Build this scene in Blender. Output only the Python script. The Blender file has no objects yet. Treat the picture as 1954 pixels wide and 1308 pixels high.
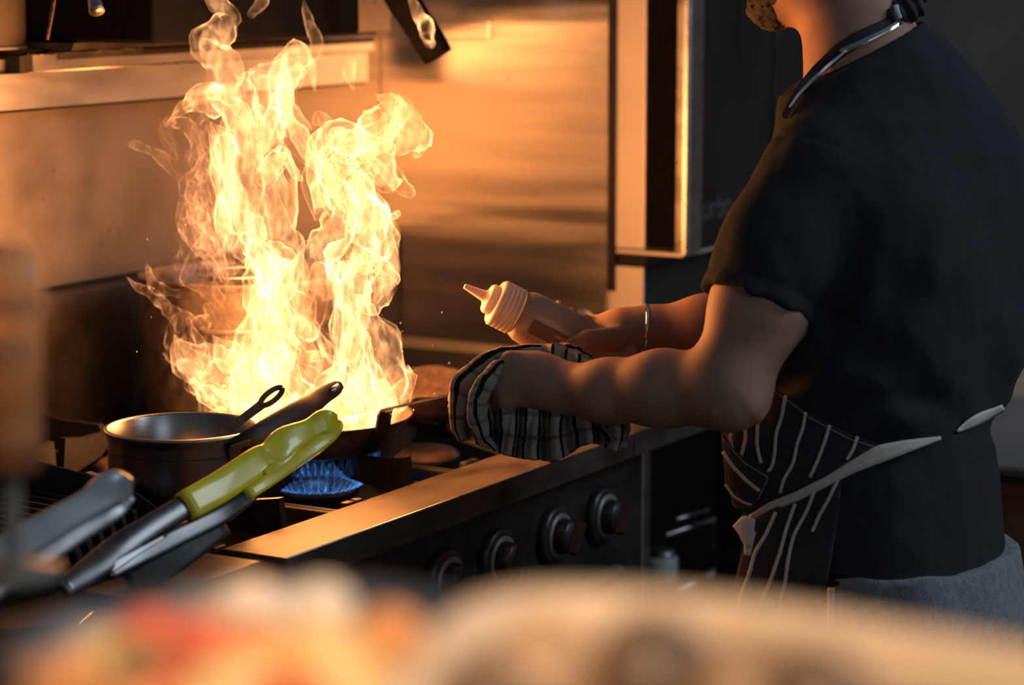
import bpy, bmesh, math, random
import numpy as np
from mathutils import Vector, Matrix
random.seed(7)
rng = np.random.default_rng(5)
SC = bpy.context.scene
COL = SC.collection
PI = math.pi

# ------------------------------------------------------------------ camera
FPX, CAMZ = 4700.0, 1.62
TH = math.atan(742/FPX)                    # camera looks down about 9 degrees
PH = math.atan(2768*math.cos(TH)/FPX)      # range runs 30 degrees right of the view
Vh = np.array([math.cos(PH), math.sin(PH), 0])
FW = np.array([Vh[0]*math.cos(TH), Vh[1]*math.cos(TH), -math.sin(TH)])
RT = np.array([Vh[1], -Vh[0], 0.0])
UP = np.cross(RT, FW)
CAM = np.array([0, 0, CAMZ])
cd = bpy.data.cameras.new('camera')
cam = bpy.data.objects.new('camera', cd); COL.objects.link(cam)
cd.sensor_width = 36; cd.lens = FPX*36/1954; cd.clip_start = .05; cd.clip_end = 60
M = Matrix(((RT[0], UP[0], -FW[0], 0), (RT[1], UP[1], -FW[1], 0), (RT[2], UP[2], -FW[2], CAMZ), (0, 0, 0, 1)))
cam.matrix_world = M
cd.dof.use_dof = True; cd.dof.focus_distance = 3.2; cd.dof.aperture_fstop = 3.2
SC.camera = cam

def ray(px, py): return FW + RT*(px-977)/FPX + UP*(654-py)/FPX
def D(px, py, d): return CAM + ray(px, py)*d
def at(px, py, ax, val):
    r = ray(px, py); return CAM + r*((val-CAM[ax])/r[ax])

# ------------------------------------------------------------------ world, lights, exposure
w = bpy.data.worlds.new('world'); SC.world = w; w.use_nodes = True
w.node_tree.nodes['Background'].inputs[0].default_value = (.62, .80, 1, 1)
w.node_tree.nodes['Background'].inputs[1].default_value = .10
SC.view_settings.view_transform = 'Standard'; SC.view_settings.look = 'None'
SC.view_settings.exposure = 0; SC.view_settings.gamma = 1
def light(name, typ, loc, energy, col, size=.1, target=None, sizey=None, spread=PI):
    l = bpy.data.lights.new(name, typ); l.energy = energy; l.color = col
    if typ == 'AREA':
        l.size = size; l.spread = spread
        if sizey: l.shape = 'RECTANGLE'; l.size_y = sizey
    else: l.shadow_soft_size = size
    o = bpy.data.objects.new(name, l); COL.objects.link(o); o.location = loc
    if target is not None:
        o.rotation_euler = (Vector(target)-Vector(loc)).to_track_quat('-Z', 'Y').to_euler()
    return o
light('side_fill_light', 'AREA', (.9, -2.3, 2.5), 10, (.74, .86, 1), 1.4, (2.9, 1.2, 1.2))  # unseen fill lamp added to lift the cook's dark shirt
FIRE = (1, .345, .085)
light('kitchen_ceiling_light', 'AREA', (3.9, -1.2, 2.9), 33, (.76, .88, 1), 1.2, (3.0, 1.2, 1.1))
light('pass_heat_lamp', 'AREA', (.35, .1, 2.25), 2.35, (1, .68, .42), .5, (.8, .42, 1.35), None, 1.15)
for i, (q, e) in enumerate((((600, 700, 3.46), 8), ((560, 530, 3.50), 19), ((670, 430, 3.46), 15), ((520, 300, 3.5), 2))):
    light('fire_light', 'POINT', D(*q), e*1.06, FIRE, .17)
SC.cycles.transparent_max_bounces = 64
SC.cycles.max_bounces = 8
SC.cycles.sample_clamp_indirect = 3

# ------------------------------------------------------------------ materials
def new_mat(name):
    m = bpy.data.materials.new(name); m.use_nodes = True
    nt = m.node_tree; b = nt.nodes['Principled BSDF']
    return m, nt, b
def N(nt, t, **kw):
    n = nt.nodes.new(t)
    for k, v in kw.items(): setattr(n, k, v)
    return n
def ramp(nt, stops):
    r = N(nt, 'ShaderNodeValToRGB'); e = r.color_ramp.elements
    while len(e) > 1: e.remove(e[-1])
    e[0].position = stops[0][0]; e[0].color = stops[0][1]
    for p, c in stops[1:]:
        x = e.new(p); x.color = c
    return r
def c4(c): return (c[0], c[1], c[2], 1)
def mat(name, col, rough=.5, metal=0, nscale=20, namt=.25, bump=.0, bscale=80, stretch=(1, 1, 1), spec=.5, trans=0, sss=0, coat=0, rvar=.0, alpha=1, sheen=0):
    """general procedural material: noise-varied colour, roughness and bump"""
    m, nt, b = new_mat(name)
    tc = N(nt, 'ShaderNodeTexCoord'); mp = N(nt, 'ShaderNodeMapping'); mp.inputs['Scale'].default_value = stretch
    nt.links.new(tc.outputs['Object'], mp.inputs[0])
    n = N(nt, 'ShaderNodeTexNoise'); n.inputs['Scale'].default_value = nscale; n.inputs['Detail'].default_value = 5
    nt.links.new(mp.outputs[0], n.inputs['Vector'])
    lo = tuple(max(0, x*(1-namt)) for x in col); hi = tuple(min(1, x*(1+namt)) for x in col)
    r = ramp(nt, [(.3, c4(lo)), (.7, c4(hi))])
    nt.links.new(n.outputs['Fac'], r.inputs[0]); nt.links.new(r.outputs[0], b.inputs['Base Color'])
    b.inputs['Roughness'].default_value = rough; b.inputs['Metallic'].default_value = metal
    b.inputs['Specular IOR Level'].default_value = spec
    b.inputs['Transmission Weight'].default_value = trans
    b.inputs['Alpha'].default_value = alpha
    b.inputs['Sheen Weight'].default_value = sheen
    b.inputs['Coat Weight'].default_value = coat
    if sss:
        b.inputs['Subsurface Weight'].default_value = sss; b.inputs['Subsurface Radius'].default_value = (.01, .004, .002)
        b.inputs['Subsurface Scale'].default_value = 1
    if rvar:
        mr = N(nt, 'ShaderNodeMapRange'); mr.inputs['To Min'].default_value = max(.05, rough-rvar); mr.inputs['To Max'].default_value = rough+rvar
        nt.links.new(n.outputs['Fac'], mr.inputs[0]); nt.links.new(mr.outputs[0], b.inputs['Roughness'])
    if bump:
        n2 = N(nt, 'ShaderNodeTexNoise'); n2.inputs['Scale'].default_value = bscale; n2.inputs['Detail'].default_value = 3
        nt.links.new(mp.outputs[0], n2.inputs['Vector'])
        bp = N(nt, 'ShaderNodeBump'); bp.inputs['Strength'].default_value = bump; bp.inputs['Distance'].default_value = .01
        nt.links.new(n2.outputs['Fac'], bp.inputs['Height']); nt.links.new(bp.outputs[0], b.inputs['Normal'])
    return m
MAT = {}
def brushed(name, col, rough, stretch, bs=.06, wave=.25, wscale=(1, 1, 5), specks=True, dirt=.35):
    """brushed stainless sheet: fine brushing, slow undulation of the sheet, grease specks and smears"""
    m, nt, b = new_mat(name)
    tc = N(nt, 'ShaderNodeTexCoord')
    mp = N(nt, 'ShaderNodeMapping'); mp.inputs['Scale'].default_value = stretch; nt.links.new(tc.outputs['Object'], mp.inputs[0])
    mw = N(nt, 'ShaderNodeMapping'); mw.inputs['Scale'].default_value = wscale; nt.links.new(tc.outputs['Object'], mw.inputs[0])
    n = N(nt, 'ShaderNodeTexNoise'); n.inputs['Scale'].default_value = 260; n.inputs['Detail'].default_value = 2; nt.links.new(mp.outputs[0], n.inputs['Vector'])
    n2 = N(nt, 'ShaderNodeTexNoise'); n2.inputs['Scale'].default_value = 3.2; n2.inputs['Detail'].default_value = 2; nt.links.new(mw.outputs[0], n2.inputs['Vector'])
    n3 = N(nt, 'ShaderNodeTexNoise'); n3.inputs['Scale'].default_value = 9; n3.inputs['Detail'].default_value = 6; nt.links.new(mw.outputs[0], n3.inputs['Vector'])
    rr = ramp(nt, [(.30, c4([x*(1-dirt) for x in col])), (.55, c4(col))])
    nt.links.new(n3.outputs['Fac'], rr.inputs[0])
    last = rr.outputs[0]
    if specks:
        v = N(nt, 'ShaderNodeTexVoronoi'); v.inputs['Scale'].default_value = 16; v.inputs['Randomness'].default_value = 1
        nt.links.new(tc.outputs['Object'], v.inputs['Vector'])
        r2 = ramp(nt, [(.025, (.12, .09, .07, 1)), (.06, (1, 1, 1, 1))]); nt.links.new(v.outputs['Distance'], r2.inputs[0])
        mx = N(nt, 'ShaderNodeMixRGB', blend_type='MULTIPLY'); mx.inputs[0].default_value = .8
        nt.links.new(last, mx.inputs[1]); nt.links.new(r2.outputs[0], mx.inputs[2]); last = mx.outputs[0]
    nt.links.new(last, b.inputs['Base Color'])
    b.inputs['Metallic'].default_value = 1
    mr = N(nt, 'ShaderNodeMapRange'); mr.inputs['To Min'].default_value = rough*.8; mr.inputs['To Max'].default_value = rough*1.3
    nt.links.new(n3.outputs['Fac'], mr.inputs[0]); nt.links.new(mr.outputs[0], b.inputs['Roughness'])
    b1 = N(nt, 'ShaderNodeBump'); b1.inputs['Strength'].default_value = wave; b1.inputs['Distance'].default_value = .05
    nt.links.new(n2.outputs['Fac'], b1.inputs['Height'])
    b2 = N(nt, 'ShaderNodeBump'); b2.inputs['Strength'].default_value = bs; b2.inputs['Distance'].default_value = .002
    nt.links.new(n.outputs['Fac'], b2.inputs['Height']); nt.links.new(b1.outputs[0], b2.inputs['Normal'])
    nt.links.new(b2.outputs[0], b.inputs['Normal'])
    return m
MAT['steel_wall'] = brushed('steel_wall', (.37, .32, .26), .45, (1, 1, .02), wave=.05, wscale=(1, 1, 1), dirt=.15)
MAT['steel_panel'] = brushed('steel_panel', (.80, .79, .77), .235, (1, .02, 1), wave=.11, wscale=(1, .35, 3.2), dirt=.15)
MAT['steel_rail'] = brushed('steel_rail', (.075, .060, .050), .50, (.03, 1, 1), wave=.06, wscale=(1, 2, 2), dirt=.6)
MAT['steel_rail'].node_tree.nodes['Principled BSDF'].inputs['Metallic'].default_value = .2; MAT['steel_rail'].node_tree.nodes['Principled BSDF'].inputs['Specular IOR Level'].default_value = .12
MAT['steel_shelf'] = brushed('steel_shelf', (.88, .84, .76), .36, (.02, 1, 1), wave=.03, wscale=(1, 1, 3), dirt=.10)
MAT['steel_soft'] = mat('steel_soft', (.66, .62, .57), .45, .55, 6, .10)
MAT['steel'] = mat('steel', (.60, .59, .57), .28, 1, 30, .15, rvar=.08)
MAT['steel_dull'] = mat('steel_dull', (.33, .33, .33), .42, 1, 30, .25, rvar=.1)
MAT['steel_pot'] = mat('steel_pot', (.30, .29, .28), .30, 1, 60, .12, bump=.03, bscale=150, stretch=(1, 1, 12), rvar=.06)
MAT['steel_dark'] = mat('steel_dark', (.12, .12, .12), .3, 1, 30, .25, rvar=.1)
MAT['chrome'] = mat('chrome', (.85, .85, .85), .12, 1, 20, .05)
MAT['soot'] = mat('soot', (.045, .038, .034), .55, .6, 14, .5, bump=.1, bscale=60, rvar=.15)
MAT['panel_dark'] = mat('panel_dark', (.026, .025, .025), .5, .4, 20, .3, rvar=.1)
MAT['iron'] = mat('iron', (.014, .013, .013), .55, .2, 50, .4, bump=.2, bscale=220, rvar=.12)
MAT['black_enamel'] = mat('black_enamel', (.012, .012, .013), .3, 0, 30, .3)
MAT['rust'] = mat('rust', (.10, .058, .04), .75, .2, 60, .45, bump=.5, bscale=160)
MAT['pan_iron'] = mat('pan_iron', (.09, .072, .06), .5, .3, 40, .6, bump=.14, bscale=120, rvar=.15)
MAT['matt_black'] = mat('matt_black', (.005, .005, .006), .8, 0, 30, .3, spec=.05)
MAT['knob'] = mat('knob', (.02, .02, .021), .35, 0, 30, .2)
MAT['knob_ring'] = mat('knob_ring', (.22, .21, .20), .45, .3, 30, .3)
MAT['yellow'] = mat('yellow', (.78, .66, .02), .28, 0, 40, .10, coat=.4)
MAT['gray_plastic'] = mat('gray_plastic', (.22, .25, .26), .35, 0, 20, .25, coat=.3)
MAT['skin'] = mat('skin', (.37, .21, .145), .62, 0, 26, .14, bump=.05, bscale=700, sss=.15, spec=.22)
MAT['tee'] = mat('tee', (.028, .031, .036), .95, 0, 60, .08, bump=.25, bscale=700, sheen=.02, spec=.06)
MAT['sweat'] = mat('sweat', (.20, .21, .23), .95, 0, 90, .25, bump=.5, bscale=400, sheen=.2, spec=.1)
MAT['hair'] = mat('hair', (.035, .02, .014), .7, 0, 200, .5, bump=.8, bscale=600)
MAT['tape'] = mat('tape', (.62, .56, .48), .85, 0, 200, .08, bump=.3, bscale=700)
MAT['apron_cloth'] = mat('apron_cloth', (.030, .026, .032), .9, 0, 200, .3, bump=.3, bscale=900)
MAT['thread'] = mat('thread', (.30, .27, .25), .9)
MAT['white_stripe'] = mat('white_stripe', (.55, .56, .58), .9, 0, 100, .1)
MAT['oven_black'] = mat('oven_black', (.022, .024, .027), .4, .2, 20, .2)
MAT['oven_glass'] = mat('oven_glass', (.014, .018, .022), .12, 0, 4, .5, spec=.6)
MAT['text'] = mat('text', (.10, .10, .10), .5)
MAT['cream'] = mat('cream', (.72, .56, .40), .45, 0, 6, .08)
MAT['tomato'] = mat('tomato', (.70, .13, .05), .3, 0, 12, .3, sss=.2)
MAT['orange_food'] = mat('orange_food', (.85, .38, .14), .35, 0, 14, .25, sss=.2)
MAT['yellow_food'] = mat('yellow_food', (.90, .62, .28), .4, 0, 14, .2, sss=.2)
MAT['green_food'] = mat('green_food', (.16, .14, .045), .45, 0, 14, .3)
MAT['highlight'] = mat('highlight', (.92, .82, .70), .25, 0, 10, .05)
MAT['dark_food'] = mat('dark_food', (.15, .085, .05), .45, 0, 12, .5)
MAT['brown_food'] = mat('brown_food', (.42, .27, .15), .45, 0, 12, .3)
MAT['slate'] = mat('slate', (.10, .12, .13), .5, 0, 5, .2)
MAT['floor'] = mat('floor', (.045, .035, .03), .5, 0, 8, .3, bump=.1, bscale=20)
MAT['plaster'] = mat('plaster', (.20, .175, .165), .8, 0, 4, .12)
MAT['foil'] = mat('foil', (.75, .77, .80), .22, 1, 20, .1, bump=.9, bscale=45)
MAT['crate'] = mat('crate', (.09, .11, .12), .5, 0, 10, .3)
MAT['pale_plastic'] = mat('pale_plastic', (.45, .52, .50), .4, 0, 10, .1)
MAT['blue_plastic'] = mat('blue_plastic', (.16, .27, .36), .5, 0, 10, .1)
MAT['amber'] = mat('amber', (.85, .36, .13), .4, 0, 6, .15, trans=.2)
MAT['amber_dark'] = mat('amber_dark', (.5, .22, .09), .4, 0, 6, .2, trans=.1)
MAT['wood'] = mat('wood', (.10, .055, .03), .6, 0, 14, .3, stretch=(1, 6, 6))

def flame_mat(name, col, gain, thr=.42, scale=9., rim=1.7):
    """glowing gas: adds light, lets what lies behind through, streaked by warped noise"""
    m = bpy.data.materials.new(name); m.use_nodes = True; nt = m.node_tree; nt.nodes.clear()
    out = N(nt, 'ShaderNodeOutputMaterial'); tr = N(nt, 'ShaderNodeBsdfTransparent'); em = N(nt, 'ShaderNodeEmission'); ad = N(nt, 'ShaderNodeAddShader')
    em.inputs[0].default_value = c4(col)
    tc = N(nt, 'ShaderNodeTexCoord'); mp = N(nt, 'ShaderNodeMapping'); mp.inputs['Scale'].default_value = (1, 1, .45)
    n = N(nt, 'ShaderNodeTexNoise'); n.inputs['Scale'].default_value = scale; n.inputs['Detail'].default_value = 3; n.inputs['Distortion'].default_value = 1.6
    nt.links.new(tc.outputs['Object'], mp.inputs[0]); nt.links.new(mp.outputs[0], n.inputs['Vector'])
    r = ramp(nt, [(thr-.12, (.05, .05, .05, 1)), (thr-.01, (.30, .30, .30, 1)), (thr+.08, (1.6, 1.6, 1.6, 1)), (thr+.13, (.5, .5, .5, 1)), (thr+.22, (.9, .9, .9, 1)), (thr+.3, (.15, .15, .15, 1))])
    nt.links.new(n.outputs['Fac'], r.inputs[0])
    lw = N(nt, 'ShaderNodeLayerWeight'); lw.inputs[0].default_value = .5
    pw = N(nt, 'ShaderNodeMath', operation='POWER'); pw.inputs[1].default_value = 2.2; nt.links.new(lw.outputs['Facing'], pw.inputs[0])
    ma = N(nt, 'ShaderNodeMath', operation='MULTIPLY_ADD'); ma.inputs[1].default_value = rim; ma.inputs[2].default_value = .15; nt.links.new(pw.outputs[0], ma.inputs[0])
    mu = N(nt, 'ShaderNodeMath', operation='MULTIPLY'); nt.links.new(ma.outputs[0], mu.inputs[0]); nt.links.new(r.outputs[0], mu.inputs[1])
    at_ = N(nt, 'ShaderNodeAttribute', attribute_name='glow_amount')
    m2 = N(nt, 'ShaderNodeMath', operation='MULTIPLY'); nt.links.new(mu.outputs[0], m2.inputs[0]); nt.links.new(at_.outputs['Fac'], m2.inputs[1])
    ms = N(nt, 'ShaderNodeMapping'); ms.inputs['Scale'].default_value = (1, 1, .22); ms.inputs['Rotation'].default_value = (.15, .1, 0)
    ns_ = N(nt, 'ShaderNodeTexNoise'); ns_.inputs['Scale'].default_value = scale*4.5; ns_.inputs['Detail'].default_value = 2; ns_.inputs['Distortion'].default_value = 1.0
    nt.links.new(tc.outputs['Object'], ms.inputs[0]); nt.links.new(ms.outputs[0], ns_.inputs['Vector'])
    rs = ramp(nt, [(.35, (.25, .25, .25, 1)), (.55, (.9, .9, .9, 1)), (.66, (2.2, 2.2, 2.2, 1))]); nt.links.new(ns_.outputs['Fac'], rs.inputs[0])
    m4 = N(nt, 'ShaderNodeMath', operation='MULTIPLY'); nt.links.new(m2.outputs[0], m4.inputs[0]); nt.links.new(rs.outputs[0], m4.inputs[1]); m2 = m4
    m3 = N(nt, 'ShaderNodeMath', operation='MULTIPLY'); nt.links.new(m2.outputs[0], m3.inputs[0]); m3.inputs[1].default_value = gain
    nt.links.new(m3.outputs[0], em.inputs[1])
    nt.links.new(tr.outputs[0], ad.inputs[0]); nt.links.new(em.outputs[0], ad.inputs[1]); nt.links.new(ad.outputs[0], out.inputs[0])
    m.cycles.emission_sampling = 'NONE'
    return m
MAT['flame'] = flame_mat('flame', (1, .42, .15), 1.35)
MAT['wisp'] = flame_mat('wisp', (1, .36, .13), .5, scale=14, rim=1.8)
m_ = flame_mat('flame_core', (1, .46, .17), .55, .40, scale=11); nt_ = m_.node_tree     # thick gas: brightest where one looks through most of it
for l_ in list(nt_.links):
    if l_.from_node.bl_idname == 'ShaderNodeLayerWeight': to_ = l_.to_socket; fr_ = l_.from_socket; nt_.links.remove(l_)
iv = N(nt_, 'ShaderNodeMath', operation='SUBTRACT'); iv.inputs[0].default_value = 1; nt_.links.new(fr_, iv.inputs[1]); nt_.links.new(iv.outputs[0], to_)
for n_ in nt_.nodes:
    if n_.bl_idname == 'ShaderNodeMath' and n_.operation == 'MULTIPLY_ADD': n_.inputs[2].default_value = 0; n_.inputs[1].default_value = 1.1
MAT['flame_core'] = m_
MAT['gas'] = flame_mat('gas', (.08, .30, .85), .3, scale=60)
def emis(name, col, s):
    m = bpy.data.materials.new(name); m.use_nodes = True; nt = m.node_tree; nt.nodes.clear()
    out = N(nt, 'ShaderNodeOutputMaterial'); em = N(nt, 'ShaderNodeEmission'); em.inputs[0].default_value = c4(col); em.inputs[1].default_value = s
    nt.links.new(em.outputs[0], out.inputs[0]); return m
MAT['ember'] = emis('ember', (1, .5, .2), 2.5)

def stripe_mat(name, base, line, nu, wd, cross=0, soft=.0, bump=.4, bscale=900):
    """cloth with woven stripes running along its UV"""
    m, nt, b = new_mat(name)
    uv = N(nt, 'ShaderNodeUVMap'); sp = N(nt, 'ShaderNodeSeparateXYZ'); nt.links.new(uv.outputs[0], sp.inputs[0])
    tc = N(nt, 'ShaderNodeTexCoord'); nz = N(nt, 'ShaderNodeTexNoise'); nz.inputs['Scale'].default_value = bscale*.4; nt.links.new(tc.outputs['Object'], nz.inputs['Vector'])
    def lines(sock, n, wdt, level):
        a = N(nt, 'ShaderNodeMath', operation='MULTIPLY_ADD'); a.inputs[1].default_value = n
        j = N(nt, 'ShaderNodeMath', operation='MULTIPLY'); j.inputs[1].default_value = soft; nt.links.new(nz.outputs['Fac'], j.inputs[0])
        nt.links.new(sock, a.inputs[0]); nt.links.new(j.outputs[0], a.inputs[2])
        f = N(nt, 'ShaderNodeMath', operation='FRACT'); nt.links.new(a.outputs[0], f.inputs[0])
        s = N(nt, 'ShaderNodeMath', operation='SUBTRACT'); s.inputs[1].default_value = .5; nt.links.new(f.outputs[0], s.inputs[0])
        ab = N(nt, 'ShaderNodeMath', operation='ABSOLUTE'); nt.links.new(s.outputs[0], ab.inputs[0])
        lt = N(nt, 'ShaderNodeMath', operation='LESS_THAN'); lt.inputs[1].default_value = wdt; nt.links.new(ab.outputs[0], lt.inputs[0])
        ml = N(nt, 'ShaderNodeMath', operation='MULTIPLY'); ml.inputs[1].default_value = level; nt.links.new(lt.outputs[0], ml.inputs[0])
        return ml.outputs[0]
    f = lines(sp.outputs[0], nu, wd, 1)
    if cross:
        g = lines(sp.outputs[1], cross, .10, .45); mx = N(nt, 'ShaderNodeMath', operation='MAXIMUM')
        nt.links.new(f, mx.inputs[0]); nt.links.new(g, mx.inputs[1]); f = mx.outputs[0]
    mix = N(nt, 'ShaderNodeMixRGB'); nt.links.new(f, mix.inputs[0]); mix.inputs[1].default_value = c4(base); mix.inputs[2].default_value = c4(line)
    nt.links.new(mix.outputs[0], b.inputs['Base Color']); b.inputs['Roughness'].default_value = .95; b.inputs['Specular IOR Level'].default_value = .1
    n = N(nt, 'ShaderNodeTexNoise'); n.inputs['Scale'].default_value = bscale; nt.links.new(tc.outputs['Object'], n.inputs['Vector'])
    bp = N(nt, 'ShaderNodeBump'); bp.inputs['Strength'].default_value = bump; bp.inputs['Distance'].default_value = .006
    nt.links.new(n.outputs['Fac'], bp.inputs['Height']); nt.links.new(bp.outputs[0], b.inputs['Normal'])
    return m
MAT['towel'] = stripe_mat('towel', (.66, .57, .46), (.04, .032, .03), 13, .085, cross=6, soft=.10, bump=1.0, bscale=900)

# ------------------------------------------------------------------ mesh helpers
def link(name, verts, faces, m=None, parent=None, smooth=False, mats=None):
    me = bpy.data.meshes.new(name); me.from_pydata([tuple(map(float, v)) for v in verts], [], [tuple(int(i) for i in f) for f in faces]); me.update()
    return link_me(name, me, m, parent, smooth)
def link_me(name, me, m=None, parent=None, smooth=False):
    o = bpy.data.objects.new(name, me); COL.objects.link(o)
    if m: me.materials.append(MAT[m])
    if smooth: me.polygons.foreach_set('use_smooth', [True]*len(me.polygons))
    if parent is not None:
        bpy.context.view_layer.update(); o.parent = parent; o.matrix_parent_inverse = parent.matrix_world.inverted()
    return o
def tag(o, label=None, cat=None, group=None, kind=None):
    if label: o['label'] = label
    if cat: o['category'] = cat
    if group: o['group'] = group
    if kind: o['kind'] = kind
    return o
def thing(name, label, cat, loc=(0, 0, 0), group=None):
    o = bpy.data.objects.new(name, None); COL.objects.link(o); o.location = [float(x) for x in loc]; o.empty_display_size = .05
    bpy.context.view_layer.update()
    return tag(o, label, cat, group)
class MB:
    """collects shapes, then links them as one mesh object"""
    def __init__(s): s.v = []; s.f = []; s.sm = []
    def add(s, v, f, smooth=False):
        n = len(s.v); s.v += [tuple(map(float, p)) for p in v]; s.f += [tuple(int(i)+n for i in q) for q in f]; s.sm += [smooth]*len(f); return s
    def box(s, a, b, bev=0):
        a = np.minimum(a, b); b2 = np.maximum(a, b); bm = bmesh.new(); bmesh.ops.create_cube(bm, size=1)
        lo = np.array(a, float); hi = np.array(b2, float)
        for v in bm.verts: v.co = Vector((lo+hi)/2 + np.array(v.co)*(hi-lo))
        if bev: bmesh.ops.bevel(bm, geom=bm.edges[:]+bm.verts[:], offset=bev, segments=2, affect='EDGES', profile=.5)
        s.bm(bm); return s
    def bm(s, bm, smooth=False):
        bm.verts.index_update(); s.add([v.co[:] for v in bm.verts], [[v.index for v in f.verts] for f in bm.faces], smooth); bm.free()
    def hexa(s, p8, bev=0):
        """8 corners: bottom 4 counter-clockwise then top 4"""
        bm = bmesh.new(); vs = [bm.verts.new(tuple(map(float, p))) for p in p8]
        for f in ((0, 3, 2, 1), (4, 5, 6, 7), (0, 1, 5, 4), (1, 2, 6, 5), (2, 3, 7, 6), (3, 0, 4, 7)): bm.faces.new([vs[i] for i in f])
        bmesh.ops.recalc_face_normals(bm, faces=bm.faces[:])
        if bev: bmesh.ops.bevel(bm, geom=bm.edges[:]+bm.verts[:], offset=bev, segments=2, affect='EDGES', profile=.5)
        s.bm(bm); return s
    def lathe(s, prof, o=(0, 0, 0), ax=(0, 0, 1), n=48, sm=True, cap=False):
        o = np.array(o, float); ax = np.array(ax, float); ax /= np.linalg.norm(ax)
        t = np.array([1, 0, 0.]) if abs(ax[0]) < .8 else np.array([0, 1., 0]); e1 = np.cross(ax, t); e1 /= np.linalg.norm(e1); e2 = np.cross(ax, e1)
        v = []; f = []
        for r, z in prof:
            for k in range(n):
                a = 2*PI*k/n; v.append(o+ax*z+(e1*math.cos(a)+e2*math.sin(a))*r)
        for i in range(len(prof)-1):
            for k in range(n): f.append((i*n+k, i*n+(k+1) % n, (i+1)*n+(k+1) % n, (i+1)*n+k))
        if cap: f.append(tuple(range(n))[::-1]); f.append(tuple((len(prof)-1)*n+k for k in range(n)))
        s.add(v, f, sm); return s
    def tube(s, pts, r, n=10, up=(0, 0, 1), flat=1.0, sub=1, power=1.0):
        """tube along points; r scalar or per point; flat = thickness ratio along 'up' side"""
        pts = np.array(pts, float); rr = np.full(len(pts), r, float) if np.isscalar(r) else np.array(r, float)
        if sub > 1: pts, rr = catmull(pts, rr, sub)
        T = np.gradient(pts, axis=0); T /= np.linalg.norm(T, axis=1)[:, None]+1e-12
        up = np.array(up, float); v = []; f = []
        for i, p in enumerate(pts):
            e1 = np.cross(T[i], up); e1 /= np.linalg.norm(e1)+1e-9; e2 = np.cross(e1, T[i])
            for k in range(n):
                a = 2*PI*k/n+PI/n; ca, sa = math.cos(a), math.sin(a)
                if power != 1: ca = math.copysign(abs(ca)**power, ca); sa = math.copysign(abs(sa)**power, sa)
                v.append(p+e1*ca*rr[i]+e2*sa*rr[i]*flat)
        m = len(pts)
        for i in range(m-1):
            for k in range(n): f.append((i*n+k, i*n+(k+1) % n, (i+1)*n+(k+1) % n, (i+1)*n+k))
        f.append(tuple(range(n))[::-1]); f.append(tuple((m-1)*n+k for k in range(n)))
        s.add(v, f, (n > 6 and power == 1) or n >= 20); return s
    def build(s, name, m, parent=None):
        o = link(name, s.v, s.f, m, parent); o.data.polygons.foreach_set('use_smooth', s.sm)
        return o
def catmull(P, r, sub):
    P = np.array(P, float); Q = np.column_stack([P, r]); Q = np.vstack([2*Q[0]-Q[1], Q, 2*Q[-1]-Q[-2]]); out = []
    for i in range(1, len(Q)-2):
        for t in np.arange(sub)/sub:
            a, b, c, d = Q[i-1:i+3]
            out.append(.5*((2*b)+(-a+c)*t+(2*a-5*b+4*c-d)*t*t+(-a+3*b-3*c+d)*t**3))
    out.append(Q[-2]); out = np.array(out); return out[:, :3], np.maximum(out[:, 3], 1e-4)
def extrude_poly(mb, poly, nrm, depth):
    """planar polygon thickened along nrm"""
    poly = [np.array(p, float) for p in poly]; n = len(poly); nrm = np.array(nrm, float)*depth
    v = poly+[p+nrm for p in poly]; f = [tuple(range(n)), tuple(range(n, 2*n))[::-1]]+[(i, i+n, (i+1) % n+n, (i+1) % n) for i in range(n)]
    mb.add(v, f)

# value noise
def vnoise(P, seed=0):
    P = np.asarray(P, float); i = np.floor(P).astype(np.int64); f = P-i; f = f*f*(3-2*f)
    def h(a, b, c):
        x = (a*374761393+b*668265263+c*2147483647+seed*974711) & 0xffffffff
        x = ((x ^ (x >> 13))*1274126177) & 0xffffffff; return ((x ^ (x >> 16)) & 0xffff)/65535.
    r = 0
    for dx in (0, 1):
        for dy in (0, 1):
            for dz in (0, 1):
                wgt = (f[:, 0] if dx else 1-f[:, 0])*(f[:, 1] if dy else 1-f[:, 1])*(f[:, 2] if dz else 1-f[:, 2])
                r = r+wgt*h(i[:, 0]+dx, i[:, 1]+dy, i[:, 2]+dz)
    return r*2-1
def fbm(P, s, o=3, seed=0):
    P = np.asarray(P, float)*s; return sum(vnoise(P*2**k+7.3*k, seed+k)*.5**k for k in range(o))

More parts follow.
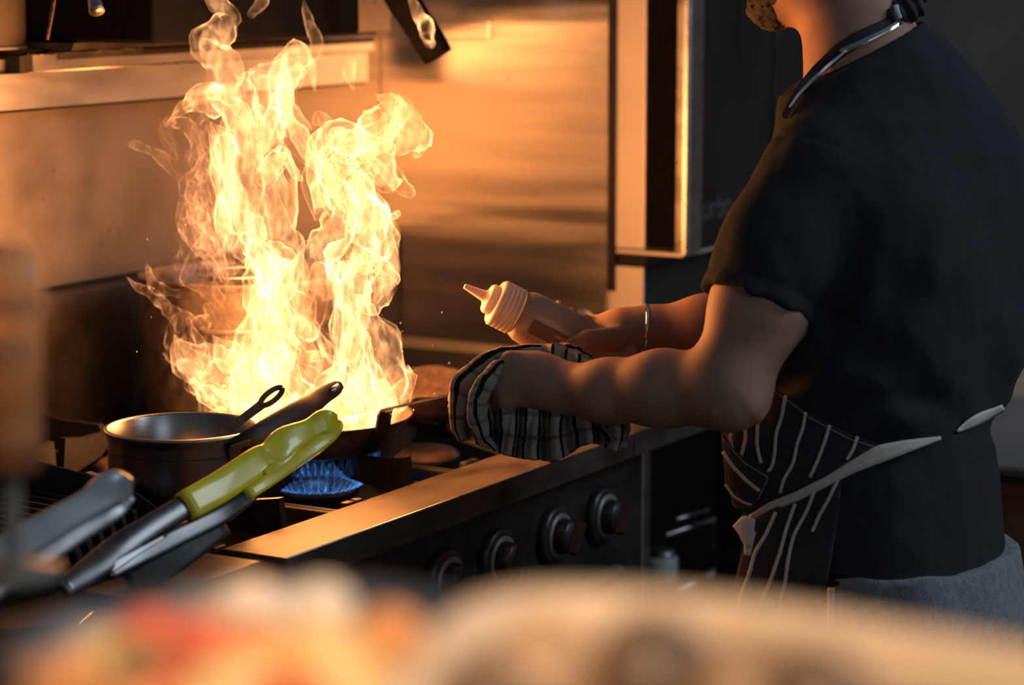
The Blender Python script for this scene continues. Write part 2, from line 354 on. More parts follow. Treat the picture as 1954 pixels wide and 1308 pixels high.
# ------------------------------------------------------------------ signed-distance bodies
def cone(P, a, b, ra, rb):
    a = np.asarray(a, float); b = np.asarray(b, float); ab = b-a; t = np.clip((P-a)@ab/(ab@ab), 0, 1)
    return np.linalg.norm(P-a-t[:, None]*ab, axis=1)-(ra+(rb-ra)*t)
def ell(P, c, r, R=None):
    q = P-np.asarray(c, float)
    if R is not None: q = q@R
    r = np.asarray(r, float); k0 = np.linalg.norm(q/r, axis=1); k1 = np.linalg.norm(q/r/r, axis=1)
    return k0*(k0-1)/(k1+1e-9)
def smin(a, b, k):
    h = np.maximum(k-np.abs(a-b), 0)/k; return np.minimum(a, b)-h*h*k*.25
def smax(a, b, k): return -smin(-a, -b, k)
def rings(P, tab, ang=0.):
    """tab rows: z, cx, cy, a, b (lateral, front-back half widths), rising z"""
    T = np.array(tab, float); z = np.clip(P[:, 2], T[0, 0], T[-1, 0]); g = [np.interp(z, T[:, 0], T[:, k]) for k in (1, 2, 3, 4)]
    dx = P[:, 0]-g[0]; dy = P[:, 1]-g[1]; c, s = math.cos(ang), math.sin(ang); u = dx*c+dy*s; v = -dx*s+dy*c
    p = 2.3; q = (np.abs(u/g[2])**p+np.abs(v/g[3])**p+1e-9)**(1/p)
    d = (q-1)*np.minimum(g[2], g[3]); dz = np.maximum(T[0, 0]-P[:, 2], P[:, 2]-T[-1, 0])
    return np.where(dz > 0, np.hypot(np.maximum(d, 0), dz), np.maximum(d, dz))
def sdf_mesh(name, F, lo, hi, h, B=8, fac=1.5):
    lo = np.array(lo, float); nb = np.ceil((np.array(hi)-lo)/(h*B)).astype(int); n = nb*B
    g = np.stack(np.meshgrid(*[np.arange(k) for k in nb], indexing='ij'), -1).reshape(-1, 3)
    cc = lo+(g+.5)*B*h; cv = F(cc); val = np.full(n+1, 1., np.float32)
    sg = (cv < 0).reshape(nb); rep = np.repeat(np.repeat(np.repeat(sg, B, 0), B, 1), B, 2); val[:-1, :-1, :-1] = np.where(rep, -1, 1)
    act = g[np.abs(cv) < B*h*.87*fac+.012]
    loc = np.stack(np.meshgrid(*[np.arange(B+1)]*3, indexing='ij'), -1).reshape(-1, 3)
    for s in range(0, len(act), 400):
        A = act[s:s+400]; P = (lo+(A[:, None, :]*B+loc[None])*h).reshape(-1, 3); V = F(P).reshape(len(A), B+1, B+1, B+1)
        for a, v in zip(A, V): x, y, z = a*B; val[x:x+B+1, y:y+B+1, z:z+B+1] = v
    S = val < 0; st = np.array([(n[1]+1)*(n[2]+1), n[2]+1, 1]); cells = []; pos = []; quads = []
    for ax in range(3):
        sl0 = [slice(None)]*3; sl1 = [slice(None)]*3; sl0[ax] = slice(0, -1); sl1[ax] = slice(1, None)
        I = np.argwhere(S[tuple(sl0)] != S[tuple(sl1)]); o = [1, 2, 0][ax], [2, 0, 1][ax]
        I = I[(I[:, o[0]] > 0) & (I[:, o[1]] > 0) & (I[:, o[0]] < n[o[0]]) & (I[:, o[1]] < n[o[1]])]
        J = I.copy(); J[:, ax] += 1; v0 = val[tuple(I.T)]; v1 = val[tuple(J.T)]; t = v0/(v0-v1)
        p = I.astype(float); p[:, ax] += t; e1 = np.zeros(3, int); e1[o[0]] = 1; e2 = np.zeros(3, int); e2[o[1]] = 1
        q = [(I-d)@st for d in (e1+e2, e2, 0*e1, e1)]
        for c in q: cells.append(c); pos.append(p)
        q = np.stack(q, 1); q[~S[tuple(I.T)]] = q[~S[tuple(I.T)]][:, ::-1]; quads.append(q)
    cells = np.concatenate(cells); pos = np.concatenate(pos); quads = np.concatenate(quads)
    u, inv = np.unique(cells, return_inverse=True); inv = inv.ravel(); cnt = np.bincount(inv)
    V = np.stack([np.bincount(inv, pos[:, k])/cnt for k in range(3)], 1)*h+lo; Q = np.searchsorted(u, quads)
    me = bpy.data.meshes.new(name); me.vertices.add(len(V)); me.vertices.foreach_set('co', V.astype(np.float32).ravel())
    me.loops.add(Q.size); me.loops.foreach_set('vertex_index', Q.ravel().astype(np.int32)); me.polygons.add(len(Q))
    me.polygons.foreach_set('loop_start', np.arange(0, Q.size, 4, dtype=np.int32)); me.polygons.foreach_set('loop_total', np.full(len(Q), 4, np.int32))
    me.update(calc_edges=True); me.validate(); return me

def X(px, y, py=300): return float(at(px, py, 1, y)[0])
def Zp(px, py, y): return float(at(px, py, 1, y)[2])

# ------------------------------------------------------------------ room
def struct(o): o['kind'] = 'structure'; return o
struct(MB().box((-1.5, -2.5, -.05), (6.3, 3, 0)).build('floor', 'floor'))
struct(MB().box((-1.5, 2.60, 0), (6.3, 2.70, 3)).build('wall_back', 'plaster'))
struct(MB().box((6.2, -2.5, 0), (6.3, 2.6, 3)).build('wall_right', 'plaster'))

# ------------------------------------------------------------------ stainless cladding behind and beside the range
sb = thing('splashback', 'brushed stainless splashback on the wall behind the range, lit orange by the fire', 'splashback', (3, 2.54, 1.1))
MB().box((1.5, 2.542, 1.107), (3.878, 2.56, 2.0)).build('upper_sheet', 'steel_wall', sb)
tag(MB().box((1.5, 2.50, .86), (3.878, 2.54, 1.10), .003).build('lower_guard', 'soot', sb), 'blackened lower guard')
tag(MB().box((1.5, 2.535, 1.10), (3.878, 2.55, 1.107)).build('seam_strip', 'black_enamel', sb), 'dark seam')
sp_ = thing('side_panel', 'tall brushed stainless end panel between the range and the oven', 'panel', (3.88, 2.3, .9))
MB().box((3.88, 2.06, .905), (3.884, 2.541, 2.0)).build('sheet', 'steel_panel', sp_)
MB().box((3.872, 2.30, 1.465), (3.88, 2.541, 1.50), .002).build('rib', 'steel_panel', sp_)
b_ = at(1113, 609, 0, 3.878)
MB().lathe([(0, .008), (.006, .0075), (.010, .004), (.0115, 0)], b_, (-1, 0, 0), 20).build('bolt', 'chrome', sp_)
MB().lathe([(.0115, .001), (.020, .001), (.020, 0)], b_, (-1, 0, 0), 24).build('washer', 'steel_dull', sp_)
ko = MB().box((3.8855, 2.0465, 1.02), (3.889, 2.56, 2.0)).build('gap_strip', 'black_enamel', sp_)

# wall shelf carrying the salamander grill
sh = thing('wall_shelf', 'long stainless wall shelf with a bright turned-down front edge', 'shelf', (3, 2.5, 1.4))
x0, x1 = 1.6, X(704, 2.48)
z0, z1 = Zp(352, 182, 2.48)-.002, Zp(65, 138, 2.48)
MB().box((x0, 2.48, z0), (x1, 2.484, z1), .001).build('front_face', 'steel_shelf', sh)
MB().box((x0, 2.484, z1-.004), (x1, 2.541, z1)).build('top_plate', 'steel_shelf', sh)
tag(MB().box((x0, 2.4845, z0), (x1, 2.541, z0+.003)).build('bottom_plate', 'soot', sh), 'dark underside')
zl = Zp(65, 105, 2.475)
lp = MB().box((X(66, 2.475), 2.475, z1+.0005), (x1+.012, 2.52, zl), .001).build('raised_ledge', 'steel_shelf', sh)
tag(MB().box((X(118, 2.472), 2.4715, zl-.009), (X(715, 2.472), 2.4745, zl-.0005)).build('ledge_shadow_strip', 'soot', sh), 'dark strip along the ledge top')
MB().tube([(X(66, 2.472), 2.4735, z1+.0012), (x1+.012, 2.4735, z1+.0012)], .0012, 8).build('lip_highlight', 'steel', sh)  # bright tube imitates the edge highlight between ledge and face
tag(MB().box((x0, 2.486, z0-.004), (x1, 2.50, z0-.0002)).build('underside_shadow', 'black_enamel', sh), 'dark strip standing for the shadow under the shelf front')  # dark strip added to paint the shadow line below the shelf face
tag(MB().hexa([(X(66, 2.475)-.03, 2.472, z1+.001), (X(66, 2.475)-.001, 2.472, z1+.001), (X(66, 2.475)-.001, 2.54, z1+.001), (X(66, 2.475)-.03, 2.54, z1+.001),
              (X(66, 2.475)-.03, 2.472, zl), (X(66, 2.475)-.001, 2.472, zl), (X(66, 2.475)-.001, 2.54, zl), (X(66, 2.475)-.03, 2.54, zl)]).build('end_block', 'soot', sh), 'blackened end block')
MB().box((1.6, 2.50, z1+.001), (X(20, 2.5), 2.54, z1+.02)).build('small_ledge', 'steel_shelf', sh)
MB().box((x1-.006, 2.47, zl+.004), (x1+.002, 2.541, zl+.05), .001).build('end_bracket', 'steel_shelf', sh)

up = thing('wall_plate', 'upright stainless wall plate at the left of the salamander grill', 'plate', (2.6, 2.5, 1.5))
MB().box((1.6, 2.49, Zp(30, 92, 2.49)), (X(66, 2.49), 2.53, 2.0), .002).build('plate', 'steel_wall', up)
MB().box((1.6, 2.486, Zp(30, 92, 2.49)-.002), (X(66, 2.49)-.002, 2.50, Zp(30, 92, 2.49)+.003), .001).build('folded_edge', 'steel_shelf', up)

sg = thing('salamander_grill', 'black salamander grill standing on the wall shelf', 'grill', (3.1, 2.4, 1.5))
gx0, gx1, gy = X(67, 2.48), X(690, 2.25), 2.25
zb = Zp(300, 84, gy)
MB().box((gx0, gy, zb), (gx1, 2.54, 2.0), .006).build('body', 'matt_black', sg)
MB().hexa([(gx0-.004, 2.40, zb-.012), (X(718, 2.40), 2.40, zb-.012), (X(718, 2.40), 2.54, zb-.012), (gx0-.004, 2.54, zb-.012),
           (gx0-.004, 2.395, zb-.001), (X(720, 2.395), 2.395, zb-.001), (X(720, 2.395), 2.54, zb-.001), (gx0-.004, 2.54, zb-.001)]).build('drip_tray', 'soot', sg)
MB().tube([D(90, 76, 3.45), D(98, 30, 3.45), D(106, -20, 3.45), D(112, -70, 3.45)], [.0022, .003, .003, .003], 8).build('trim_edge', 'rust', sg)
MB().tube([D(185, 22, 3.42), D(180, 0, 3.43), D(174, -40, 3.45), D(170, -90, 3.48)], [.011, .009, .008, .008], 14, sub=4).build('tray_pull', 'steel_dull', sg)
MB().hexa([D(676, 62, 4.2), D(745, 58, 4.2), D(745, 58, 4.24), D(676, 62, 4.24), D(693, -20, 4.2), D(745, -20, 4.2), D(745, -20, 4.24), D(693, -20, 4.24)]).build('end_flange', 'steel_wall', sg)
lv = thing('lever_handle', 'thick black lever handle slanting down in front of the end panel', 'handle', D(835, 100, 3.9))
MB().tube([D(836, 108, 3.9), D(815, 72, 3.9), D(775, 10, 3.9), D(715, -90, 3.92), D(650, -200, 3.95)], [.023, .0245, .0235, .022, .022], 16, (0, 0, 1), 1, 3, .55).build('grip', 'matt_black', lv)
MB().tube([D(650, -200, 3.95), D(560, -330, 4.05)], .012, 12).build('arm', 'steel_dull', lv)

# crumpled foil on the shelf ledge
v = []; f = []; n, m_ = 60, 8
for i in range(n):
    for j in range(m_):
        px = 52+i*(270-52)/(n-1); y = 2.442+.045*j/(m_-1)
        h = .014*math.sin(PI*min(1, max(0, (px-60)/130)))**2*(j/(m_-1)) if px < 190 else .002
        p = np.array([X(px, y, 100), y, zl+.0025+h+.0015*float(vnoise(np.array([[px*.07, j*.6, 0]]))[0])]); v.append(p)
for i in range(n-1):
    for j in range(m_-1): f.append((i*m_+j, (i+1)*m_+j, (i+1)*m_+j+1, i*m_+j+1))
fo = link('foil_sheet', v, f, 'foil', None, True); s_ = fo.modifiers.new('s', 'SOLIDIFY'); s_.thickness = .0008
tag(fo, 'crumpled aluminium foil lying on the shelf ledge under the salamander grill', 'foil')

# ------------------------------------------------------------------ range
RX0, RX1 = 2.362, 3.27
rg = thing('gas_range', 'stainless six-burner gas range with black control knobs', 'range', (2.8, 2.1, 0))
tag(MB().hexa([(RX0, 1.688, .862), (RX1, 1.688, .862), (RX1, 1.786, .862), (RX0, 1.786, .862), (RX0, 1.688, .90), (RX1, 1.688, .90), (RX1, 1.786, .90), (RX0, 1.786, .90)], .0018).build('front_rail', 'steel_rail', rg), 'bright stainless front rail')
MB().tube([(RX0+.002, 1.6885, .8995), (RX1, 1.6885, .8995)], .0013, 8).build('rail_highlight', 'steel', rg)  # paler steel line imitates the highlight along the rail edge
cp = MB().box((RX0+.004, 1.722, .66), (RX1, 1.74, .859), .002).build('control_panel', 'panel_dark', rg)
MB().box((RX0+.004, 1.74, .10), (RX1, 2.48, .80), .003).build('body', 'panel_dark', rg)
MB().box((RX0+.004, 1.787, .80), (RX0+.014, 2.49, .885)).build('side_wall', 'soot', rg)
MB().box((RX0+.014, 1.787, .80), (RX1, 2.49, .812)).build('spill_tray', 'black_enamel', rg)
MB().box((RX0+.014, 1.735, .80), (RX1, 1.7865, .861)).build('rail_support', 'soot', rg)
MB().box((RX0+.03, 1.715, .15), (RX1-.02, 1.7395, .64), .004).build('oven_door', 'panel_dark', rg)
hb = MB().tube([(2.50, 1.715, .70), (2.50, 1.672, .705), (3.19, 1.672, .705), (3.19, 1.715, .70)], .011, 14).build('door_rail', 'steel_dull', rg)
for p in ((845, 1112), (945, 1080), (1055, 1010), (1145, 985)):
    c = at(p[0], p[1], 1, 1.72); c[2] = .778
    k = MB().lathe([(.045, 0), (.045, .008), (.040, .012), (.034, .012)], c, (0, -1, 0), 40).build('control_knob', 'knob', rg)
    MB().lathe([(.034, .0122), (.034, .0145), (.024, .0145)], c, (0, -1, 0), 40).build('dial_ring', 'knob_ring', k)
    mb = MB().lathe([(0, .034), (.022, .034), (.025, .030), (.027, .012)], c, (0, -1, 0), 32)
    e1 = np.array([math.cos(1.0), 0, math.sin(1.0)]); e2 = np.array([-e1[2], 0, e1[0]]); o = c+np.array([0, -.034, 0])
    mb.hexa([o-e1*.026-e2*.007, o+e1*.026-e2*.007, o+e1*.026+e2*.007, o-e1*.026+e2*.007]+[q+np.array([0, -.014, 0]) for q in (o-e1*.024-e2*.004, o+e1*.024-e2*.004, o+e1*.024+e2*.004, o-e1*.024+e2*.004)], .001)
    mb.build('grip', 'knob', k)
for bx in (2.515, 2.84, 3.125):
    for by in (1.975, 2.31):
        br = MB().lathe([(.075, 0), (.075, .006), (.055, .01), (.05, .04), (.06, .045), (.06, .05)], (bx, by, .812), n=36).build('burner', 'iron', rg)
        MB().lathe([(0, .012), (.048, .010), (.056, .002), (.056, 0)], (bx, by, .862), n=36).build('burner_cap', 'rust', br)
def pan_support(x, y, label, hw=.145, hd=.165):
    t = thing('pan_support', label, 'pan support', (x, y, .885), 'cast iron pan supports on the range')
    mb = MB(); z0, z1 = .862, .882
    for s in (-1, 1):
        mb.hexa([(x-hw, y+s*hd-.006, z0), (x+hw, y+s*hd-.006, z0), (x+hw, y+s*hd+.006, z0), (x-hw, y+s*hd+.006, z0), (x-hw, y+s*hd-.005, z1), (x+hw, y+s*hd-.005, z1), (x+hw, y+s*hd+.005, z1), (x-hw, y+s*hd+.005, z1)], .002)
        mb.hexa([(x+s*hw-.006, y-hd, z0), (x+s*hw+.006, y-hd, z0), (x+s*hw+.006, y+hd, z0), (x+s*hw-.006, y+hd, z0), (x+s*hw-.005, y-hd, z1), (x+s*hw+.005, y-hd, z1), (x+s*hw+.005, y+hd, z1), (x+s*hw-.005, y+hd, z1)], .002)
    mb.build('frame', 'iron', t)
    for k in range(4):
        a = k*PI/2; d = np.array([math.cos(a), math.sin(a), 0]); L = hw if k % 2 == 0 else hd; s = np.array([-d[1], d[0], 0])*.006; c = np.array([x, y, 0])
        prof = [(L+.002, .862), (L-.006, .932), (L-.05, .9248), (.045, .9248), (.035, .912), (.06, .892), (L-.03, .878)]
        m2 = MB(); extrude_poly(m2, [c+d*r+np.array([0, 0, z])-s for r, z in prof], s/.006, .012); m2.build('finger', 'iron', t)
    for sx in (-1, 1):
        for sy in (-1, 1):
            MB().hexa([(x+sx*hw-.02, y+sy*hd-.007, .812), (x+sx*hw+.02, y+sy*hd-.007, .812), (x+sx*hw+.02, y+sy*hd+.007, .812), (x+sx*hw-.02, y+sy*hd+.007, .812),
                       (x+sx*hw-.012, y+sy*hd-.006, .90), (x+sx*hw+.012, y+sy*hd-.006, .90), (x+sx*hw+.012, y+sy*hd+.006, .90), (x+sx*hw-.012, y+sy*hd+.006, .90)], .002).build('foot', 'iron', t)
for bx, nx in ((2.517, 'left'), (2.82, 'middle'), (3.123, 'right')):
    for by, ny in ((1.965, 'front'), (2.308, 'back')):
        what = {('left', 'front'): 'under the saucepan', ('middle', 'front'): 'under the flaming pan', ('right', 'front'): 'under the dented old pan', ('left', 'back'): 'with nothing on it, left of the stockpot', ('middle', 'back'): 'under the left side of the stockpot', ('right', 'back'): 'behind the dented old pan'}[(nx, ny)]
        pan_support(bx, by, 'black cast iron pan support '+what)
# neutral worktop right of the range
wt = thing('worktop_unit', 'dark stainless worktop unit between the range and the end panel', 'worktop', (3.5, 2.1, 0))
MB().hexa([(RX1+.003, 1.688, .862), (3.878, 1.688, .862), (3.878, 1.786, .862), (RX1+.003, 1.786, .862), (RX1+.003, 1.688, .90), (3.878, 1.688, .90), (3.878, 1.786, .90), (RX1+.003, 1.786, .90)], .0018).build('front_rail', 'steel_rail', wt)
MB().box((RX1+.003, 1.7865, .868), (3.878, 2.495, .885)).build('top', 'soot', wt)
MB().box((RX1+.003, 1.725, 0), (RX1+.10, 1.745, .86)).build('post', 'panel_dark', wt)
MB().box((3.80, 1.75, 0), (3.86, 1.80, .866)).build('leg', 'panel_dark', wt)
MB().box((RX1+.11, 1.80, .16), (3.86, 2.48, .175)).build('undershelf', 'steel_dull', wt)
# wire rack and crate beyond
rk = thing('wire_rack', 'dark wire rack standing low behind the post, right of the range', 'rack', (4, 1.9, 0))
for (a, b, r, nm) in ((at(1290, 1132, 1, 1.85), at(1450, 1052, 1, 1.85), .012, 'shelf_edge'), (at(1270, 1022, 1, 1.85), at(1440, 968, 1, 1.85), .005, 'rail'), (at(1290, 992, 1, 1.85), at(1350, 975, 1, 1.85), .004, 'rail')):
    MB().tube([a, b], r, 10).build(nm, 'steel_dull', rk)
for px in (1275, 1300, 1340, 1390, 1430):
    a = at(px, 1000, 1, 1.86); a[2] = .30; b = a.copy(); b[2] = .62; MB().tube([a, b], .004, 8).build('wire_upright', 'steel_dull', rk)
for px in (1272, 1442):
    a = at(px, 1000, 1, 1.85); a[2] = 0; b = a.copy(); b[2] = .66; MB().tube([a, b], .009, 8).build('leg', 'steel_dull', rk)
def jar(px, py, y, r, h, m, lab, cat='jar'):
    c = at(px, py, 1, y); t = thing('food_jar', lab, cat, c)
    MB().lathe([(0, 0), (r*.9, 0), (r, .004), (r, h*.75), (r*.8, h*.82)], c, n=24).build('body', m, t)
    MB().lathe([(r*.82, h*.80), (r*.82, h), (0, h)], c, n=24).build('lid', 'steel_dull', t)
jar(1262, 1110, 2.0, .03, .06, 'pale_plastic', 'small pale jar at the left end of the low rack')
jar(1395, 1052, 2.0, .035, .085, 'pale_plastic', 'greenish pale jar on the low rack beside the apron')
def crate(c, s, m, lab, name='storage_crate', cat='crate'):
    t = thing(name, lab, cat, c); x, y, z = c; a, b, h = s; mb = MB()
    mb.box((x, y, z), (x+a, y+b, z+.01)); MB_ = [((x, y, z), (x+a, y+.008, z+h)), ((x, y+b-.008, z), (x+a, y+b, z+h)), ((x, y, z), (x+.008, y+b, z+h)), ((x+a-.008, y, z), (x+a, y+b, z+h))]
    for p, q in MB_: mb.box(p, q, .002)
    mb.build('body', m, t)
    MB().box((x-.006, y-.006, z+h-.02), (x+a+.006, y+.002, z+h), .003).build('rim', m, t)
crate((3.5, 1.92, .175), (.30, .25, .22), 'crate', 'dark storage crate on the undershelf right of the range')
crate((3.95, 2.02, 0), (.3, .25, .36), 'panel_dark', 'dark brown crate on the floor behind the wire rack')

# ------------------------------------------------------------------ oven on its stand
st = thing('oven_stand', 'stainless oven stand with bright side and dark front', 'stand', (4.2, 2.2, 0))
MB().box((3.890, 1.992, .20), (3.896, 2.56, 1.066), .001).build('side_sheet', 'steel_soft', st)
MB().box((3.897, 1.993, .90), (4.75, 2.56, 1.065), .002).build('front_fascia', 'oven_black', st)
for x in (3.90, 4.70):
    for y in (2.0, 2.5): MB().box((x, y, 0), (x+.04, y+.04, .899)).build('leg', 'steel_dull', st)
ov = thing('convection_oven', 'black glass-fronted convection oven with steel side, standing behind the cook', 'oven', (4.2, 2.2, 1.09))
MB().box((3.89, 1.990, 1.098), (4.72, 2.55, 2.0), .003).build('body', 'steel_soft', ov)
MB().box((3.90, 1.992, 1.067), (4.70, 2.5, 1.0965)).build('plinth', 'black_enamel', ov)
MB().box((3.892, 1.925, 1.104), (4.45, 1.9885, 2.0), .002).build('door', 'matt_black', ov)
MB().box((3.886, 1.912, 1.090), (4.45, 2.045, 1.0965), .001).build('bottom_lip', 'steel_soft', ov)
# rounded steel door stile
prof = [(0, 0), (.0, -.012)]+[(.010-.010*math.cos(a), -.012-.012*math.sin(a)) for a in np.linspace(.2, PI/2, 6)]+[(.055, -.024), (.055, 0)]
m1 = MB(); vb = [(3.884+u, 1.925+w_, 1.096) for u, w_ in prof]; extrude_poly(m1, vb, (0, 0, 1), .904); m1.build('door_stile', 'steel', ov)
m1 = MB(); m1.box((4.255, 1.901, 1.10), (4.45, 1.9245, 2.0), .004); m1.build('far_stile', 'oven_black', ov)
MB().box((3.94, 1.908, 1.10), (4.2545, 1.9245, 2.0)).build('glass', 'oven_glass', ov)
tc_ = bpy.data.curves.new('lettering', 'FONT'); tc_.body = 'turbo'; tc_.size = .062; tc_.extrude = .0006; tc_.space_character = 1.0
to = bpy.data.objects.new('lettering', tc_); COL.objects.link(to); to.location = (3.935, 1.9072, 1.150); to.rotation_euler = (PI/2, 0, 0)
bpy.context.view_layer.update(); me = bpy.data.meshes.new_from_object(to.evaluated_get(bpy.context.evaluated_depsgraph_get()))
mw = to.matrix_world.copy(); bpy.data.objects.remove(to); me.transform(mw); link_me('lettering', me, 'text', ov)
for x in (3.96, 4.10): MB().box((x, 1.9065, 1.42), (x+.008, 1.9078, 1.9)).build('guide_strip', 'oven_black', ov)

sc_ = thing('darkening_cabinet', 'low dark cabinet added to darken the background right of the oven stand', 'cabinet', (5.4, 2.2, 0))  # invented cabinet, added to cover the lit plaster and keep this gap dark
MB().box((4.80, 1.97, .08), (6.1, 2.56, .88), .004).build('body', 'oven_black', sc_)
MB().box((4.82, 2.0, 0), (6.08, 2.54, .079)).build('plinth', 'matt_black', sc_)
for x in (4.81, 5.24, 5.67):
    dr = MB().box((x, 1.95, .10), (x+.42, 1.969, .86), .003).build('door', 'oven_black', sc_)
    MB().tube([(x+.38, 1.95, .50), (x+.38, 1.93, .51), (x+.38, 1.93, .64), (x+.38, 1.95, .65)], .005, 8).build('handle', 'steel_dull', dr)

# ------------------------------------------------------------------ chargrill left of the range
cg = thing('chargrill', 'black chargrill with stainless front, left of the gas range', 'grill', (2, 2, 0))
MB().box((1.40, 1.73, .10), (2.322, 2.48, .84), .003).build('body', 'panel_dark', cg)
poly = [(2.49, .845), (2.49, 1.02), (2.11, .994), (1.94, .976), (1.885, .962), (1.857, .948), (1.843, .92), (1.836, .845)]
m1 = MB(); extrude_poly(m1, [(2.328, y, z) for y, z in poly], (1, 0, 0), .004); m1.build('side_shield', 'soot', cg)
MB().tube([(2.330, y, z) for y, z in poly[1:7]], .0013, 6).build('shield_edge', 'rust', cg)
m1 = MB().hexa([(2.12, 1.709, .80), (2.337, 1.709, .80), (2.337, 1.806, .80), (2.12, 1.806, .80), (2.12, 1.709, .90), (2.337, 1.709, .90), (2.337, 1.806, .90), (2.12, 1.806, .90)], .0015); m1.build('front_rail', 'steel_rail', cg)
q = [at(*p, 2, .885) for p in ((0, 1112), (250, 1103), (150, 1190), (0, 1160))]; q = [q[0]+np.array([-.3, .16, 0]), q[1], q[2], q[3]+np.array([-.3, .16, 0])]
m1 = MB(); extrude_poly(m1, q, (0, 0, -1), .006); m1.build('drip_plate', 'steel_rail', cg)
MB().tube([q[1], q[2]], .0016, 6).build('plate_edge', 'steel', cg)
m1 = MB().box((1.40, 1.82, .845), (2.326, 2.48, .87)); m1.build('coal_bed', 'soot', cg)
gg = thing('grill_grate', 'cast iron grill grate with angled front teeth on the chargrill', 'grate', (2.1, 2.1, .9))
for s in range(26):
    x = 2.312-.023*s; zz = .952-.0006*s; mb = MB()
    mb.hexa([(x-.004, 1.90, zz-.02), (x+.004, 1.90, zz-.02), (x+.004, 2.46, zz-.012), (x-.004, 2.46, zz-.012), (x-.002, 1.90, zz), (x+.002, 1.90, zz), (x+.002, 2.46, zz+.012), (x-.002, 2.46, zz+.012)], .0008)
    mb.hexa([(x-.007, 1.865, zz-.045), (x+.006, 1.865, zz-.045), (x+.006, 1.905, zz-.045), (x-.007, 1.905, zz-.045), (x-.002, 1.880, zz-.004), (x+.005, 1.880, zz-.004), (x+.005, 1.908, zz), (x-.002, 1.908, zz)], .0015)
    mb.build('grate_bar', 'iron', gg)
m1 = MB().box((1.73, 2.44, .87), (2.318, 2.46, .93)).box((1.73, 1.90, .871), (2.318, 1.915, .93)); m1.build('cross_bar', 'iron', gg)

# ------------------------------------------------------------------ pots and pans
def pot(name, lab, cat, c, R, h, m, bead=.004, base=.93, n=72):
    t = thing(name, lab, cat, c)
    prof = [(0, 0), (R*base-.008, 0), (R*base, .004), (R*.985, .02), (R, h*.5), (R, h-.012), (R+.002, h-.006), (R+bead, h), (R+bead, h+.002), (R+.001, h+.0035), (R-.002, h), (R-.003, h*.5), (R*.97-.004, .02), (R*.9-.004, .006), (0, .005)]
    MB().lathe(prof, c, n=n).build('body', m, t); return t
SPC = np.array([2.442, 1.905, .9255])
sp = pot('saucepan', 'stainless saucepan with a long dark handle on the front left burner', 'saucepan', SPC, .0935, .100, 'steel_pot', .005)
MB().lathe([(.0937, .078), (.0943, .0775), (.0943, .0765), (.0937, .076)], SPC, n=72).build('groove', 'soot', sp)
root = D(440, 855, 3.06)
hd = MB().tube([root, D(480, 838, 3.06), D(530, 812, 3.09), D(580, 782, 3.13), D(612, 758, 3.17), D(640, 741, 3.2), D(652, 735, 3.21)], [.009, .014, .0165, .0155, .0125, .010, .005], 16, FW, .35, 5)
hd.build('handle', 'panel_dark', sp)
MB().tube([D(632, 746, 3.185), D(646, 737, 3.20)], .004, 8, FW, .6).build('handle_eye', 'steel', sp)
MB().hexa([D(437, 905, 3.07), D(470, 903, 3.07), D(470, 903, 3.10), D(437, 905, 3.10), D(437, 852, 3.05), D(478, 838, 3.05), D(478, 838, 3.08), D(437, 852, 3.08)], .001).build('handle_bracket', 'steel_dull', sp)
ld = thing('spoon', 'flat-handled metal spoon resting inside the saucepan', 'spoon', D(415, 838, 3.1))
a, b = D(400, 850, 3.10), D(500, 772, 3.16)
mb = MB().tube([a, D(440, 817, 3.125), b], [.007, .0075, .0085], 4, FW, .15)
ring_c = D(518, 757, 3.17); ax = (ring_c-a)/np.linalg.norm(ring_c-a); sd = np.cross(ax, FW); sd /= np.linalg.norm(sd)
loop = [ring_c+ax*(.020*math.cos(t))+sd*(.0062*math.sin(t)) for t in np.linspace(0, 2*PI, 25)]
mb.tube(loop, .0040, 6, FW, .3); mb.build('handle', 'rust', ld)
mb = MB(); bc = a-ax*.03; bm = bmesh.new(); bmesh.ops.create_uvsphere(bm, u_segments=20, v_segments=10, radius=.03)
for v_ in bm.verts: v_.co = Vector(bc+np.array(v_.co)*np.array([1, 1, .35]))
mb.bm(bm, True); mb.build('bowl', 'steel_dull', ld)

POT = np.array([3.016, 2.235, .9255])
kp = pot('stockpot', 'tall sooty stockpot on the back burners behind the fire', 'stockpot', POT, .150, .212, 'pan_iron', .006, .97)
for s in (-1, 1):
    c = POT+np.array([0, 0, .15]); e = Vh*s; t_ = np.array([-e[1], e[0], 0])
    MB().tube([c+e*.148-t_*.04, c+e*.185-t_*.035, c+e*.19+t_*.0, c+e*.185+t_*.035, c+e*.148+t_*.04], .005, 8, sub=4).build('handle', 'pan_iron', kp)
MB().lathe([(0, 0), (.146, 0)], POT+np.array([0, 0, .17]), n=48).build('stock', 'dark_food', kp)
st2 = thing('strainer', 'wire strainer resting inside the stockpot', 'strainer', POT+np.array([0, 0, .17]))
mb = MB()
for k in range(14): mb.tube([POT+np.array([-.04+k*.008, -.05, .215]), POT+np.array([-.04+k*.008, .05, .200])], .0013, 5)
mb.build('mesh_wires', 'steel_dull', st2)
MB().tube([POT+np.array([.07*math.cos(t)-.0, .06*math.sin(t), .213]) for t in np.linspace(0, 2*PI, 33)], .003, 8).build('rim', 'steel_dull', st2)

